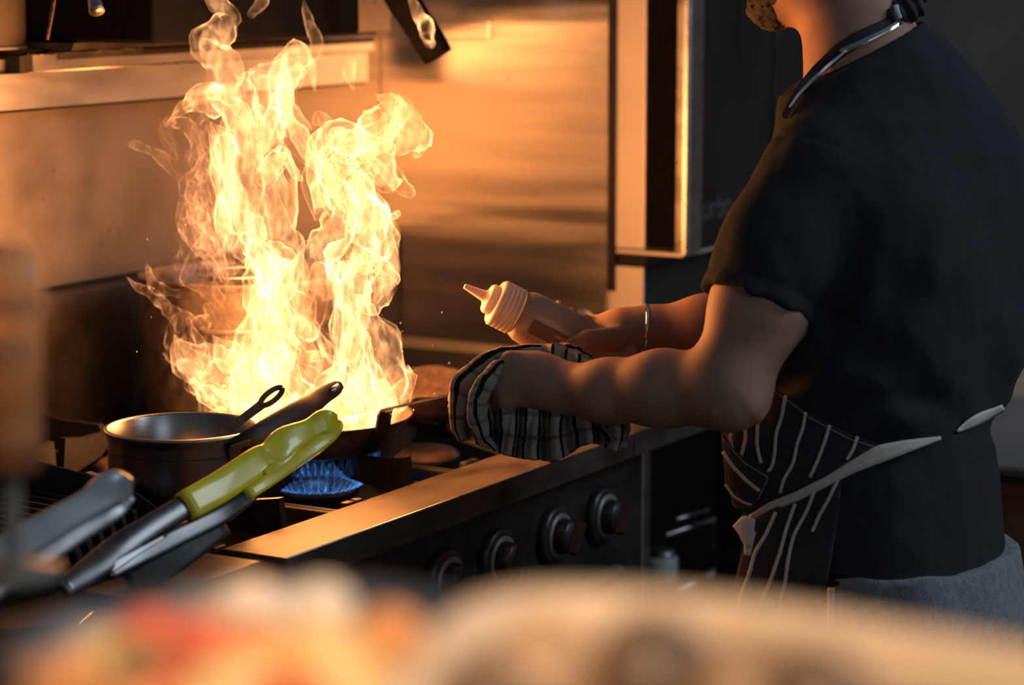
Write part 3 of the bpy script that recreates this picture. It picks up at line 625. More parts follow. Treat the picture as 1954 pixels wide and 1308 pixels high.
PC = np.array([2.837, 1.983, .9255])
fp = thing('frying_pan', 'black iron frying pan full of fire on the middle front burner', 'frying pan', PC)
MB().lathe([(0, 0), (.106, 0), (.114, .004), (.131, .022), (.142, .044), (.1465, .047), (.1465, .0485), (.1415, .047), (.128, .024), (.110, .007), (0, .004)], PC, n=80).build('body', 'pan_iron', fp)
hdir = np.array([-.22, -.975, 0]); hs = np.array([-hdir[1], hdir[0], 0])
HB = PC+hdir*.1445
hand = D(1000, 728, 3.15)
pts = [PC+hdir*.116+np.array([0, 0, .006]), PC+hdir*.139+np.array([0, 0, .028]), PC+hdir*.148+np.array([0, 0, .045]), PC+hdir*.152+np.array([0, 0, .066])]
bend = PC+hdir*.158+np.array([0, 0, .074]); far = D(1042, 714, 3.165)
pts += [bend]+[bend+(far-bend)*t for t in (.06, .3, .6, .85, 1)]
# flat bar: wide side to side, thin through
v = []; f = []
P_ = np.array(pts); T = np.gradient(P_, axis=0); T /= np.linalg.norm(T, axis=1)[:, None]
wds = [.010, .013, .0135, .013, .0125, .012, .0115, .0115, .0125, .012]
for i, p in enumerate(P_):
    nn = np.cross(T[i], hs); nn /= np.linalg.norm(nn)
    for sx, sy in ((-1, -1), (1, -1), (1, 1), (-1, 1)): v.append(p+hs*sx*wds[i]+nn*sy*.0017)
for i in range(len(P_)-1):
    for k in range(4): f.append((i*4+k, i*4+(k+1) % 4, i*4+4+(k+1) % 4, i*4+4+k))
f += [(3, 2, 1, 0), tuple(4*(len(P_)-1)+k for k in range(4))]
link('handle', v, f, 'iron', fp)
for s in (-1, 1):
    c = PC+hdir*.133+hs*s*.006+np.array([0, 0, .024]); MB().lathe([(0, .005), (.003, .004), (.0045, 0)], c, hdir+np.array([0, 0, -.6]), 12).build('rivet', 'iron', fp)

# dented old pan behind, right of the fire
OC = np.array([3.135, 2.005, .9255]); op = thing('old_pan', 'old rust-brown pan with a dented rim, right of the fire', 'pan', OC)
mb = MB(); prof = [(0, 0), (.085, 0), (.105, .012), (.122, .030), (.130, .034), (.130, .037), (.121, .036), (.10, .016), (0, .004)]; n = 96; v = []; f = []
for r, z in prof:
    for k in range(n):
        a = 2*PI*k/n; wv = (1+.5*math.sin(3*a+1)+.3*math.sin(7*a))*(z/.034)*.008; v.append(OC+np.array([r*math.cos(a), r*math.sin(a), z+wv+.0006*rng.normal()*(r > .1)]))
for i in range(len(prof)-1):
    for k in range(n): f.append((i*n+k, i*n+(k+1) % n, (i+1)*n+(k+1) % n, (i+1)*n+k))
link('body', v, f, 'rust', op, True)
lid = thing('pot_lid', 'dark metal lid leaning on the back burner behind the old pan', 'lid', (3.2, 2.33, .93))
MB().lathe([(0, .035), (.05, .032), (.10, .02), (.13, .004), (.135, .0), (.132, -.001), (.1, .016), (0, .03)], (3.235, 2.33, .945), (-.12, -.30, 1), 56).build('dome', 'pan_iron', lid)
MB().lathe([(0, .058), (.014, .056), (.018, .05), (.010, .044), (.008, .034)], (3.235, 2.33, .945), (-.12, -.30, 1), 24).build('knob', 'iron', lid)

# ------------------------------------------------------------------ tongs
def tongs(name, lab, arms, parts):
    t = thing(name, lab, 'tongs', arms[0]); return t
tg = thing('kitchen_tongs', 'steel tongs with yellow plastic grips leaning over the chargrill front', 'tongs', D(250, 1060, 2.85))
def bar(pl, wd, flat, nm, m, par, n=28, pw=.5, sub=5): return MB().tube([D(*p) for p in pl], [x/1560 for x in wd], n, FW, flat, sub, pw).build(nm, m, par)
bar([(352, 968, 2.89), (420, 930, 2.93), (490, 884, 2.97), (515, 872, 2.98), (545, 845, 3.0), (590, 822, 3.02), (620, 806, 3.03), (641, 803, 3.04)], [29, 30, 29, 28, 30, 22, 25, 14], .55, 'grip', 'yellow', tg)
bar([(470, 946, 2.94), (520, 912, 2.97), (575, 872, 3.0), (622, 836, 3.03), (641, 815, 3.04), (640, 806, 3.045)], [12, 13, 14, 16, 14, 8], .9, 'grip', 'yellow', tg)
bar([(500, 908, 2.965), (530, 888, 2.98), (566, 862, 3.0)], [10, 11, 8], 1.2, 'grip_web', 'yellow', tg)
bar([(368, 958, 2.9), (290, 1006, 2.85), (230, 1046, 2.81), (180, 1085, 2.77), (120, 1125, 2.72)], [23, 24, 27, 26, 18], .35, 'arm', 'steel_dark', tg, 24, 1)
bar([(486, 940, 2.95), (420, 985, 2.92), (330, 1030, 2.87), (260, 1066, 2.83), (214, 1090, 2.80), (205, 1096, 2.79)], [13, 17, 19, 16, 15, 9], .5, 'arm', 'steel_dark', tg)
bar([(318, 1022, 2.845), (262, 1054, 2.815), (222, 1078, 2.79), (206, 1090, 2.78)], [3, 6, 9, 7], .4, 'highlight_strip', 'steel_dull', tg)  # paler strip paints the highlight along the dark arm
bar([(420, 1000, 2.93), (350, 1050, 2.88), (290, 1090, 2.85), (245, 1110, 2.83)], [26, 30, 28, 12], .5, 'jaw', 'panel_dark', tg)
tg2 = thing('serving_tongs', 'grey tongs out of focus in front, left of the yellow-gripped tongs', 'tongs', D(100, 1020, 2.4))
bar([(246, 930, 2.52), (212, 934, 2.50), (170, 962, 2.46), (90, 1008, 2.40), (0, 1062, 2.33), (-80, 1115, 2.27)], [16, 30, 23, 25, 27, 28], .55, 'arm', 'gray_plastic', tg2)
bar([(250, 946, 2.53), (215, 972, 2.52), (150, 1010, 2.47), (60, 1070, 2.40), (-60, 1150, 2.3)], [10, 20, 22, 24, 24], .6, 'arm', 'steel_dull', tg2)
MB().hexa([D(238, 905, 2.52), D(262, 925, 2.53), D(262, 925, 2.56), D(238, 905, 2.55), D(236, 903, 2.52), D(248, 903, 2.53), D(248, 903, 2.56), D(236, 903, 2.55)]).build('end_cap', 'rust', tg2)  # brown cap colour imitates firelight on the end facet

# ------------------------------------------------------------------ pass shelf in the foreground
def L(fw, rt, z): return Vh*fw+RT*rt+np.array([0, 0, z])
ps = thing('pass_shelf', 'dark pass shelf along the bottom foreground holding the dishes', 'shelf', L(.95, 0, 1.2))
MB().hexa([L(.62, -.45, 1.225), L(.62, .5, 1.225), L(1.22, .5, 1.225), L(1.22, -.45, 1.225), L(.62, -.45, 1.245), L(.62, .5, 1.245), L(1.22, .5, 1.245), L(1.22, -.45, 1.245)], .002).build('board', 'steel_dull', ps)
for a, b in ((.66, -.4), (.66, .45), (1.18, -.4), (1.18, .45)):
    MB().tube([L(a, b, 0), L(a, b, 1.225)], .018, 12).build('leg', 'steel_dull', ps)
# cream tray
def Lt(p, z=1.375): return at(p[0], p[1], 2, z)
out = [Lt(p) for p in ((730, 1330), (775, 1265), (835, 1195), (905, 1152), (990, 1133), (1095, 1128), (1250, 1133), (1450, 1155), (1700, 1195), (1950, 1240), (2150, 1290))]
far_r = out[-1]; near = [L(.70, .30, 1.375), L(.66, .24, 1.375), L(.645, .10, 1.375), L(.65, .0, 1.375), L(.68, -.04, 1.375), L(.72, -.052, 1.375)]
out = np.array(out+near)
def smooth_closed(P, k=6):
    n = len(P); r = []
    for i in range(n):
        a, b, c, d = P[i-1], P[i], P[(i+1) % n], P[(i+2) % n]
        for t in np.arange(k)/k: r.append(.5*((2*b)+(-a+c)*t+(2*a-5*b+4*c-d)*t*t+(-a+3*b-3*c+d)*t**3))
    return np.array(r)
O = smooth_closed(out); cen = O.mean(0)
def inset(P, d):
    n = len(P); T = np.roll(P, -1, 0)-np.roll(P, 1, 0); T /= np.linalg.norm(T, axis=1)[:, None]; Nn = np.stack([-T[:, 1], T[:, 0], 0*T[:, 0]], 1)
    s = np.sign(((cen-P)*Nn).sum(1))[:, None]; return P+Nn*s*d
ly = [(.022, -.128), (.016, -.12), (.004, -.02), (0, -.006), (0, .0), (.002, .002), (.012, .002), (.0155, -.001), (.019, -.02), (.03, -.10), (.034, -.118)]
v = []; f = []; n = len(O)
for d, z in ly: v += list(inset(O, d)+np.array([0, 0, z]))
for i in range(len(ly)-1):
    for k in range(n): f.append((i*n+k, i*n+(k+1) % n, (i+1)*n+(k+1) % n, (i+1)*n+k))
f.append(tuple(range(n))); f.append(tuple((len(ly)-1)*n+k for k in range(n))[::-1])
tr = link('serving_tray', v, f, 'cream', None, True)
tag(tr, 'large cream tray with a rolled rim, blurred in the right foreground', 'tray')
def blob(name, c, r, m, lab, cat, group, sc=(1, 1, 1), seed=0):
    bm = bmesh.new(); bmesh.ops.create_icosphere(bm, subdivisions=3, radius=1); P = np.array([v_.co[:] for v_ in bm.verts])
    P = P*(1+.16*fbm(P+seed*3.1, 1.3, 2)[:, None])*np.array(sc)*r+c
    for v_, p in zip(bm.verts, P): v_.co = Vector(p)
    mb = MB(); mb.bm(bm, True); o = mb.build(name, m); return tag(o, lab, cat, group)
k = 0
for px, py, d, r, m, nm, lab in ((1010, 1262, .86, .026, 'brown_food', 'roast_potato', 'browned roast piece at the left end of the cream tray'), (1120, 1240, .87, .018, 'cream', 'pale_dumpling', 'small pale piece behind the browned ones in the cream tray'),
        (1240, 1270, .86, .028, 'dark_food', 'roast_mushroom', 'dark piece in the middle of the cream tray'), (1420, 1290, .85, .026, 'brown_food', 'roast_potato', 'browned roast piece right of the dark one in the cream tray'), (1560, 1300, .83, .022, 'dark_food', 'roast_mushroom', 'dark piece furthest right in the cream tray'), (930, 1300, .84, .02, 'dark_food', 'roast_mushroom', 'dark piece by the left rim of the cream tray')):
    k += 1; blob(nm, D(px, py+62, d), r, m, lab, 'food', 'food pieces in the cream tray', seed=k)
bs = inset(O, .036)+np.array([0, 0, -.10]); v = list(bs)+list(inset(O, .0192)+np.array([0, 0, -.020])); n = len(bs)
f = [tuple(range(n))[::-1], tuple(range(n, 2*n))]+[(i, (i+1) % n, (i+1) % n+n, i+n) for i in range(n)]
tag(link('sauce_layer', v, f, 'dark_food'), 'dark brown sauce filling the cream tray', 'sauce')
# steel dish of vegetables
DC = D(530, 1330, .965); DC[2] = 1.247
dh = thing('steel_dish', 'round steel dish heaped with vegetables, blurred in the left foreground', 'dish', DC)
MB().lathe([(0, 0), (.085, 0), (.092, .006), (.100, .101), (.106, .104), (.106, .106), (.098, .105), (.089, .008), (0, .004)], DC, n=72).build('body', 'steel', dh)
FD = [(290, 1228, .93, .021, 'tomato', 'tomato_chunk', 'deep red chunk at the far left of the heap'), (400, 1225, .92, .020, 'tomato', 'tomato_chunk', 'red chunk left of the pale highlight blobs'), (190, 1250, .90, .017, 'yellow_food', 'pepper_piece', 'yellow piece at the left edge of the heap'),
      (120, 1290, .88, .018, 'orange_food', 'carrot_piece', 'orange piece at the bottom left corner'), (270, 1275, .88, .018, 'green_food', 'herb_leaf', 'dark green piece in the left half of the heap'), (340, 1325, .87, .020, 'tomato', 'tomato_chunk', 'red chunk low in the left of the heap'),
      (480, 1280, .89, .022, 'orange_food', 'carrot_piece', 'orange piece in the centre of the heap'), (610, 1240, .90, .021, 'yellow_food', 'pepper_piece', 'yellow piece just below the right-hand highlight blob'), (560, 1330, .86, .017, 'tomato', 'tomato_chunk', 'red chunk at the bottom centre of the heap'),
      (680, 1310, .87, .021, 'yellow_food', 'pepper_piece', 'yellow piece low in the right of the heap'), (745, 1205, .92, .017, 'orange_food', 'carrot_piece', 'orange piece at the far right of the heap'), (660, 1225, .93, .015, 'orange_food', 'carrot_piece', 'small orange piece right of the highlight blobs'),
      (420, 1330, .86, .019, 'yellow_food', 'pepper_piece', 'yellow piece low between two red chunks'), (230, 1330, .86, .016, 'orange_food', 'carrot_piece', 'orange piece low on the left between green and red'), (520, 1215, .93, .016, 'orange_food', 'carrot_piece', 'orange piece directly under the left-hand highlight blob')]
for i, (px, py, d, r, m, nm, lab) in enumerate(FD): blob(nm, D(px, py+32, d), r*.86, m, lab, 'vegetable', 'vegetable pieces heaped in the steel dish', seed=20+i)
for i, (px, lab) in enumerate(((470, 'glossy pale blob standing for a highlight, the left of two behind the vegetables'), (612, 'glossy pale blob standing for a highlight, the right of two behind the vegetables'))):
    blob('highlight_blob', D(px, 1160, .99), .0128, 'highlight', lab, 'highlight', 'highlight blobs at the back of the steel dish', (1.1, 1.1, .8), 50+i)  # pale blobs modelled to imitate bright highlights on the steel dish
bm = bmesh.new(); bmesh.ops.create_uvsphere(bm, u_segments=32, v_segments=16, radius=1)
for v_ in bm.verts: v_.co = Vector(DC+np.array([0, 0, .006])+np.array([v_.co.x*.088, v_.co.y*.088, max(0, v_.co.z)*.080]))
mb = MB(); mb.bm(bm, True); tag(mb.build('rice_mound', 'orange_food'), 'orange rice mound under the vegetables in the steel dish', 'rice', kind='stuff')
# amber bottle at the left edge
bc = D(12, 640, 1.55)
bt = thing('sauce_bottle', 'amber brown bottle held upright on a slim dark stand, blurred at the left edge', 'bottle', (bc[0], bc[1], 1.245))
r1 = 70/3030
zt, zm, zl_, ze = [1.62-(y+88)/4750*1.55 for y in (470, 600, 740, 900)]
c0 = (bc[0], bc[1], 0)
MB().lathe([(0, zt+.004), (r1*.7, zt), (r1, zt-.012), (r1, zm+.008), (r1*.84, zm-.012), (r1*.84, ze), (0, ze)][::-1], c0, n=40).build('body', 'amber', bt)
for y0, y1 in ((560, 590), (640, 700), (790, 850)):
    za, zb2 = [1.62-(y+88)/4750*1.55 for y in (y0, y1)]; rr = r1*1.01 if y1 <= 600 else r1*.86
    MB().lathe([(rr, zb2), (rr, za)], c0, n=40).build('band', 'amber_dark', bt)
MB().lathe([(.0, 1.225), (.03, 1.225), (.03, 1.232), (.006, 1.236), (.006, ze), (0, ze)], c0, n=30).build('stand', 'slate', bt)
MB().tube([L(1.15, -.43, 1.218), L(1.62, -.43, 1.218)], .01, 8).build('bracket', 'slate', bt)

# ------------------------------------------------------------------ far right background
cb = thing('back_counter', 'dark wooden counter with drawers far behind the cook', 'counter', (5.6, 1.6, 0))
zc = float(D(1925, 850, 5.4)[2])
MB().box((5.0, .9, 0), (5.9, 2.1, zc)).build('body', 'wood', cb)
for z in (.12, .3, .47): MB().box((4.985, .92, z), (4.999, 2.08, z+.13), .003).build('drawer', 'wood', cb)
c = D(1925, 848, 5.2); crate((c[0]-.1, c[1]-.15, zc+.001), (.35, .4, .10), 'blue_plastic', 'pale blue container on the counter behind the cook', 'storage_box', 'container')
c = D(1935, 750, 5.5)
MB_ = MB().box((c[0]+.15, c[1]-.4, zc+.001), (c[0]+.17, c[1]+.3, zc+.32), .004); tag(MB_.build('pale_board', 'pale_plastic'), 'pale upright board behind the blue container', 'board')

# ------------------------------------------------------------------ the cook
def lvl(py, cx, dpt, z=None):
    p = D(cx, py, dpt); return p
TOR = []   # torso rings from hip to chest: py, centre px, lateral half, front-back half
for py, cx, a, b in ((1260, 1725, .178, .135), (1130, 1722, .172, .130), (1000, 1690, .170, .140), (880, 1660, .168, .150), (790, 1655, .165, .148), (700, 1685, .172, .150), (580, 1705, .178, .148), (460, 1708, .185, .142), (360, 1702, .188, .132), (290, 1695, .175, .118), (230, 1685, .14, .095)):
    p = D(cx, py, 3.12); TOR.append((p[2], p[0], p[1], a, b))
SL, SR = D(1562, 345, 3.02), D(1790, 318, 3.24)
ELB, WRL = D(1386, 742, 2.985), D(1078, 743, 3.12)
NB, NT_ = D(1655, 125, 3.12), D(1606, -25, 3.12)
HEAD = D(1571, -138, 3.13)
ELR, WRR = D(1545, 598, 3.33), D(1236, 626, 3.355)
fdir = np.array([0., 1, 0])
CHIN = D(1462, 0, 3.13)
def P3(px, py, d): return D(px, py, d)
# hand joints: near (left) fist closed round the pan handle
fistc = D(1012, 725, 3.135)
FL = []
for (mx, my), (kx, ky) in zip(((972, 690), (958, 714), (957, 741), (966, 766)), ((0, 0), (0, 0), (0, 0), (0, 0))):
    a = D(mx, my, 3.13); b = D(mx-8, my+6, 3.175); c = D(mx+22, my+14, 3.205); e = D(mx+48, my+12, 3.185); FL.append((a, b, c, e))
BASE_R = D(1128, 668, 3.335); TIP_R = D(890, 548, 3.30)
def body_field(P):
    d = rings(P, [(z, x, y, a-.016, b-.016) for z, x, y, a, b in TOR[::1]])
    for S in (SL, SR): d = smin(d, cone(P, D(1660, 215, 3.12), S, .055, .058), .05)
    d = smin(d, cone(P, NB-np.array([0, 0, .06]), NB, .07, .070), .05)
    d = smin(d, cone(P, NB, NT_, .070, .064), .03)
    # near arm
    M1 = D(1450, 585, 2.99)
    d = smin(d, cone(P, SL, M1, .056, .0585), .03); d = smin(d, cone(P, M1, ELB, .0585, .0455), .02)
    F1, F2 = D(1264, 742, 3.035), D(1160, 747, 3.080)
    d = smin(d, cone(P, ELB, F1, .0440, .0440), .03); d = smin(d, cone(P, F1, F2, .0440, .0375), .025); d = smin(d, cone(P, F2, WRL, .0385, .0300), .02)
    d = smin(d, cone(P, D(1412, 762, 2.98), D(1404, 768, 2.98), .028, .022), .03)
    # far arm
    F3 = D(1345, 616, 3.345)
    d = smin(d, cone(P, SR, ELR, .056, .044), .03); d = smin(d, cone(P, ELR, F3, .044, .0355), .02); d = smin(d, cone(P, F3, WRR, .0355, .0270), .02)
    # near hand: palm, knuckles, curled fingers, thumb
    h = cone(P, WRL, D(1045, 735, 3.13), .029, .030)
    h = smin(h, ell(P, D(1010, 722, 3.137), (.032, .045, .035)), .02)
    for (a, b, c, e) in FL: h = smin(h, cone(P, D(1040, 730, 3.13), a, .018, .0125), .014)
    fg = None
    for (a, b, c, e) in FL:
        q = smin(cone(P, a, b, .0120, .0105), cone(P, b, c, .0105, .0095), .004); q = smin(q, cone(P, c, e, .0095, .0085), .004); fg = q if fg is None else np.minimum(fg, q)
    h = smin(h, fg, .006)
    th = cone(P, D(1058, 706, 3.14), D(1022, 686, 3.155), .017, .0125); th = smin(th, cone(P, D(1022, 686, 3.155), D(988, 684, 3.185), .0120, .0095), .005)
    h = smin(h, th, .010)
    d = smin(d, h, .02)
    # far hand cupping the bottle base
    h = cone(P, WRR, D(1190, 634, 3.35), .0275, .030)
    h = smin(h, ell(P, D(1180, 640, 3.36), (.030, .030, .028)), .02)
    h = smin(h, cone(P, D(1190, 632, 3.36), D(1128, 628, 3.378), .024, .017), .02)
    t1, t2, t3 = D(1172, 648, 3.310), D(1122, 648, 3.280), D(1078, 662, 3.274)
    th = smin(cone(P, t1, t2, .018, .0125), cone(P, t2, t3, .0125, .0088), .006); h = smin(h, th, .014)
    fg = None
    ax = (TIP_R-BASE_R)/np.linalg.norm(TIP_R-BASE_R)
    for k, s in enumerate((.060, .040, .020, .001)):
        o = BASE_R+ax*s; e1 = np.cross(ax, FW); e1 /= np.linalg.norm(e1); e1 = e1*np.sign(e1[2]); e2 = np.cross(e1, ax); e2 = e2*np.sign(e2@FW)
        ring = [o+(e1*math.cos(t)+e2*math.sin(t))*.0465 for t in (2.55, 2.0, 1.35, .75, .25)]
        if k == 0: ring[0] = D(1150, 668, 3.35)
        knk = D(1140-6*k, 618+13*k, 3.385)
        q = cone(P, knk, ring[1], .0115, .0105)
        q = np.minimum(q, smin(cone(P, ring[1], ring[2], .0105, .0098), cone(P, ring[2], ring[3], .0096, .0082), .004)); fg = q if fg is None else np.minimum(fg, q)
    h = smin(h, fg, .008); d = smin(d, h, .018)
    # head
    C = HEAD; f_ = fdir; lat = np.array([1., 0, 0])
    hd = ell(P, C+np.array([0, -.012, .035]), (.076, .098, .090))
    hd = smin(hd, ell(P, C+np.array([0, .022, -.045]), (.062, .072, .075)), .03)
    hd = smin(hd, ell(P, C+np.array([0, .062, -.098]), (.030, .026, .022)), .03)     # chin
    for s in (-1, 1):
        hd = smin(hd, cone(P, C+np.array([s*.055, -.01, -.06]), C+np.array([s*.024, .062, -.100]), .022, .018), .03)     # jaw
        hd = smin(hd, ell(P, C+np.array([s*.043, .068, -.012]), (.020, .018, .016)), .02)      # cheek
        hd = smax(hd, -ell(P, C+np.array([s*.031, .092, .018]), (.016, .012, .010)), .008)      # eye socket
        hd = smin(hd, ell(P, C+np.array([s*.031, .078, .017]), (.0125, .0125, .0115)), .002)
        hd = smin(hd, cone(P, C+np.array([s*.014, .090, .036]), C+np.array([s*.046, .080, .038]), .007, .006), .01)
        ear = smax(ell(P, C+np.array([s*.079, -.012, .002]), (.009, .020, .032)), -ell(P, C+np.array([s*.088, -.008, .004]), (.007, .011, .020)), .004)
        hd = smin(hd, ear, .008)
    hd = smin(hd, cone(P, C+np.array([0, .092, .020]), C+np.array([0, .116, -.018]), .007, .012), .012)
    for s in (-1, 1): hd = smin(hd, ell(P, C+np.array([s*.011, .104, -.023]), (.008, .009, .007)), .006)
    hd = smin(hd, ell(P, C+np.array([0, .092, -.048]), (.024, .010, .006)), .006); hd = smin(hd, ell(P, C+np.array([0, .089, -.060]), (.020, .011, .007)), .006)
    hd = smax(hd, -ell(P, C+np.array([0, .102, -.0535]), (.024, .008, .0015)), .003)
    d = smin(d, hd, .028)
    return d
person = thing('person', 'person in black t-shirt and pinstriped apron holding the flaming pan and a sauce bottle', 'person', (TOR[1][1], TOR[1][2], 0))
BD = link_me('body', sdf_mesh('body', body_field, (2.35, .85, .72), (3.35, 1.80, 1.90), .0042), 'skin', person, True)
# hair, beard
def hair_field(P):
    C = HEAD; d = ell(P, C+np.array([0, -.018, .042]), (.083, .104, .096))
    d = smax(d, -(P[:, 2]-(C[2]-.045+.9*(P[:, 1]-C[1]+.04).clip(0, 1)))*.7, .01)
    face = ell(P, C+np.array([0, .085, -.01]), (.062, .05, .085)); d = smax(d, -face, .01)
    return d+.0025*fbm(P, 90, 2, 3)
link_me('hair', sdf_mesh('hair', hair_field, HEAD-np.array([.13, .16, .12]), HEAD+np.array([.13, .14, .18]), .005), 'hair', person, True)
def beard_field(P):
    C = HEAD; d = ell(P, C+np.array([0, .064, -.099]), (.040, .033, .031))
    for s in (-1, 1): d = smin(d, cone(P, C+np.array([s*.064, .015, -.06]), C+np.array([s*.028, .060, -.098]), .014, .025), .02)
    for s in (-1, 1): d = smin(d, cone(P, C+np.array([0, .104, -.038]), C+np.array([s*.026, .088, -.056]), .006, .006), .01)
    d = smax(d, -ell(P, C+np.array([0, .10, -.054]), (.022, .02, .010)), .006)
    return d+.003*fbm(P, 130, 2, 5)
link_me('beard', sdf_mesh('beard', beard_field, HEAD-np.array([.12, .08, .16]), HEAD+np.array([.12, .15, .03]), .004), 'hair', person, True)

# t-shirt
NC = D(1646, 108, 3.12); nn_ = UP*math.cos(math.radians(27))-RT*math.sin(math.radians(27)); nn_ = nn_-.12*FW; nn_ /= np.linalg.norm(nn_)
HEMN = np.array([0, -.16, 1.]); HEMN /= np.linalg.norm(HEMN); HEMP = D(1700, 1141, 3.0)
SLH = D(1446, 582, 2.99); SLD = (SLH-D(1490, 470, 3.0)); SLD /= np.linalg.norm(SLD)
def tee_core(P):
    d = rings(P, TOR)
    d = smin(d, cone(P, D(1645, 190, 3.12), D(1680, 240, 3.12), .10, .11), .05)
    d = smin(d, cone(P, D(1672, 168, 3.10), SL+np.array([.02, 0, -.004]), .064, .070), .06)
    d = smin(d, cone(P, D(1665, 150, 3.14), SR+np.array([-.01, 0, 0]), .075, .082), .06)
    d = smin(d, cone(P, D(1740, 200, 3.16), D(1800, 330, 3.16), .075, .10), .07)
    d = smin(d, cone(P, D(1830, 420, 3.15), D(1838, 640, 3.14), .068, .062), .08)
    return d
def tee_field(P):
    d = tee_core(P)
    s1 = cone(P, SL+np.array([0, 0, .004]), D(1490, 470, 3.0), .069, .068); s1 = smin(s1, cone(P, D(1490, 470, 3.0), SLH+SLD*.02, .068, .071), .03)
    s1 = smax(s1, (P-SLH)@SLD, .003)
    s2 = cone(P, SR, SR+(ELR-SR)*.62, .070, .066)
    d = smin(d, s1, .022); d = smin(d, s2, .03)
    # folds
    z = P[:, 2]; y = P[:, 1]; x = P[:, 0]
    zw = D(1660, 830, 3.12)[2]
    d = d+.0045*np.sin((z*1.0+.35*y+.2*x)*95+3*fbm(P, 7, 2, 9))*np.exp(-((z-zw-.05)/.06)**2)
    d = d+.004*fbm(P*np.array([1, 1, .5]), 14, 2, 21)+.0016*fbm(P*np.array([1, 1, .6]), 36, 2, 22)+.0035*np.sin(38*(z*1.2-y*.8+x*.5)+5*fbm(P, 5, 2, 33))*np.clip((1.3-z)/.2, 0, 1)*np.clip((z-.95)/.1, 0, 1)
    fold = (y*1.2+z*.5)*60; d = d+.0025*np.sin(fold+4*fbm(P, 6, 2, 4))*np.exp(-((z-1.20)/.10)**2)
    q = P-NC; ax_ = q@nn_; rad = np.linalg.norm(q-ax_[:, None]*nn_, axis=1)
    d = smax(d, np.minimum(.083-rad, ax_+.05), .004) if False else d
    d = smax(d, -smax(rad-.0815, -(ax_+.045), .004), .004)          # neck opening
    d = smax(d, ax_-.004-np.maximum(0, rad-.115)*1.1, .004)
    tor = np.hypot(rad-.084, np.maximum(np.abs(ax_+.006)-.009, 0))-.0042      # ribbed collar band
    d = smin(d, tor, .002)
    d = smax(d, -((P-HEMP)@HEMN), .003)
    # hem stitching grooves of sleeve and bottom
    g = np.abs(((P-SLH)@SLD)+.020); d = d+np.where(np.linalg.norm(P-SLH, axis=1) < .12, .0024*np.exp(-(g/.003)**2)+.0012*np.sin(150*(P@RT))*np.exp(-((P-SLH)@SLD/.03)**2), 0)
    g = np.abs(((P-HEMP)@HEMN)-.022); d = d+.002*np.exp(-(g/.003)**2)
    # armhole seam
    g = np.abs((P-D(1600, 330, 3.0))@((SLH-SL)/np.linalg.norm(SLH-SL))+.012+.0*z); d = d+np.where(np.linalg.norm(P-SL, axis=1) < .10, .0022*np.exp(-(g/.002)**2), 0)
    return d
link_me('t_shirt', sdf_mesh('t_shirt', tee_field, (2.55, .85, .78), (3.32, 1.50, 1.62), .0045), 'tee', person, True)
def sleeve_only(P): return tee_field(P)

# trousers, shoes
def trouser_field(P):
    hp = D(1725, 1130, 3.12); z = P[:, 2]
    tab = [(.70, hp[0], hp[1]-.005, .172, .130), (.80, hp[0], hp[1]-.005, .178, .142), (.88, hp[0], hp[1], .172, .132)]
    d = rings(P, tab)
    for s in (-1, 1):
        hip = np.array([hp[0]+s*.092, hp[1], .76]); kn = np.array([hp[0]+s*.11, hp[1]+.03, .46]); an = np.array([hp[0]+s*.12, hp[1]-.01, .09])
        d = smin(d, cone(P, hip, kn, .098, .068), .03); d = smin(d, cone(P, kn, an, .068, .046), .02)
    return smax(d, z-.90, .003)+.003*fbm(P*np.array([1, 1, .5]), 18, 2, 8)
link_me('trousers', sdf_mesh('trousers', trouser_field, (2.55, .80, .05), (3.25, 1.50, .95), .007), 'sweat', person, True)
hp = D(1725, 1130, 3.12)
for s in (-1, 1):
    def shoe(P, s=s):
        a = np.array([hp[0]+s*.12, hp[1]-.01, .055]); d = smin(cone(P, a, a+np.array([0, .15, -.02]), .05, .036), cone(P, a, a+np.array([0, 0, .06]), .048, .045), .03)
        return smax(d, -P[:, 2]+.003, .004)
    a = np.array([hp[0]+s*.12, hp[1], .05]); link_me('shoe', sdf_mesh('shoe', shoe, a-np.array([.1, .12, .06]), a+np.array([.1, .25, .13]), .006), 'black_enamel', person, True)

# ray-march the cloth surface, so that worn pieces lie on it
def onto(pix, off, F=tee_field, d0=2.7, d1=3.5, prefer=None):
    pix = np.array(pix, float); dirs = np.array([ray(*p) for p in pix]); t = np.full(len(pix), d0); best = t.copy(); bd = np.full(len(pix), 9.); hit = np.zeros(len(pix), bool)
    for _ in range(70):
        P = CAM+dirs*t[:, None]; v_ = F(P)-off; imp = (v_ < bd) & ~hit; bd[imp] = v_[imp]; best[imp] = t[imp]
        hit |= v_ < 4e-4; t = np.where(hit, t, t+np.maximum(v_*.7, .0008)); t = np.minimum(t, d1)
    t = np.where(hit, t, best); return CAM+dirs*t[:, None]
def interp_curve(C, n):
    C = np.array(C, float); s = np.r_[0, np.cumsum(np.linalg.norm(np.diff(C, axis=0), axis=1))]; u = np.linspace(0, s[-1], n); return np.stack([np.interp(u, s, C[:, k]) for k in range(C.shape[1])], 1)
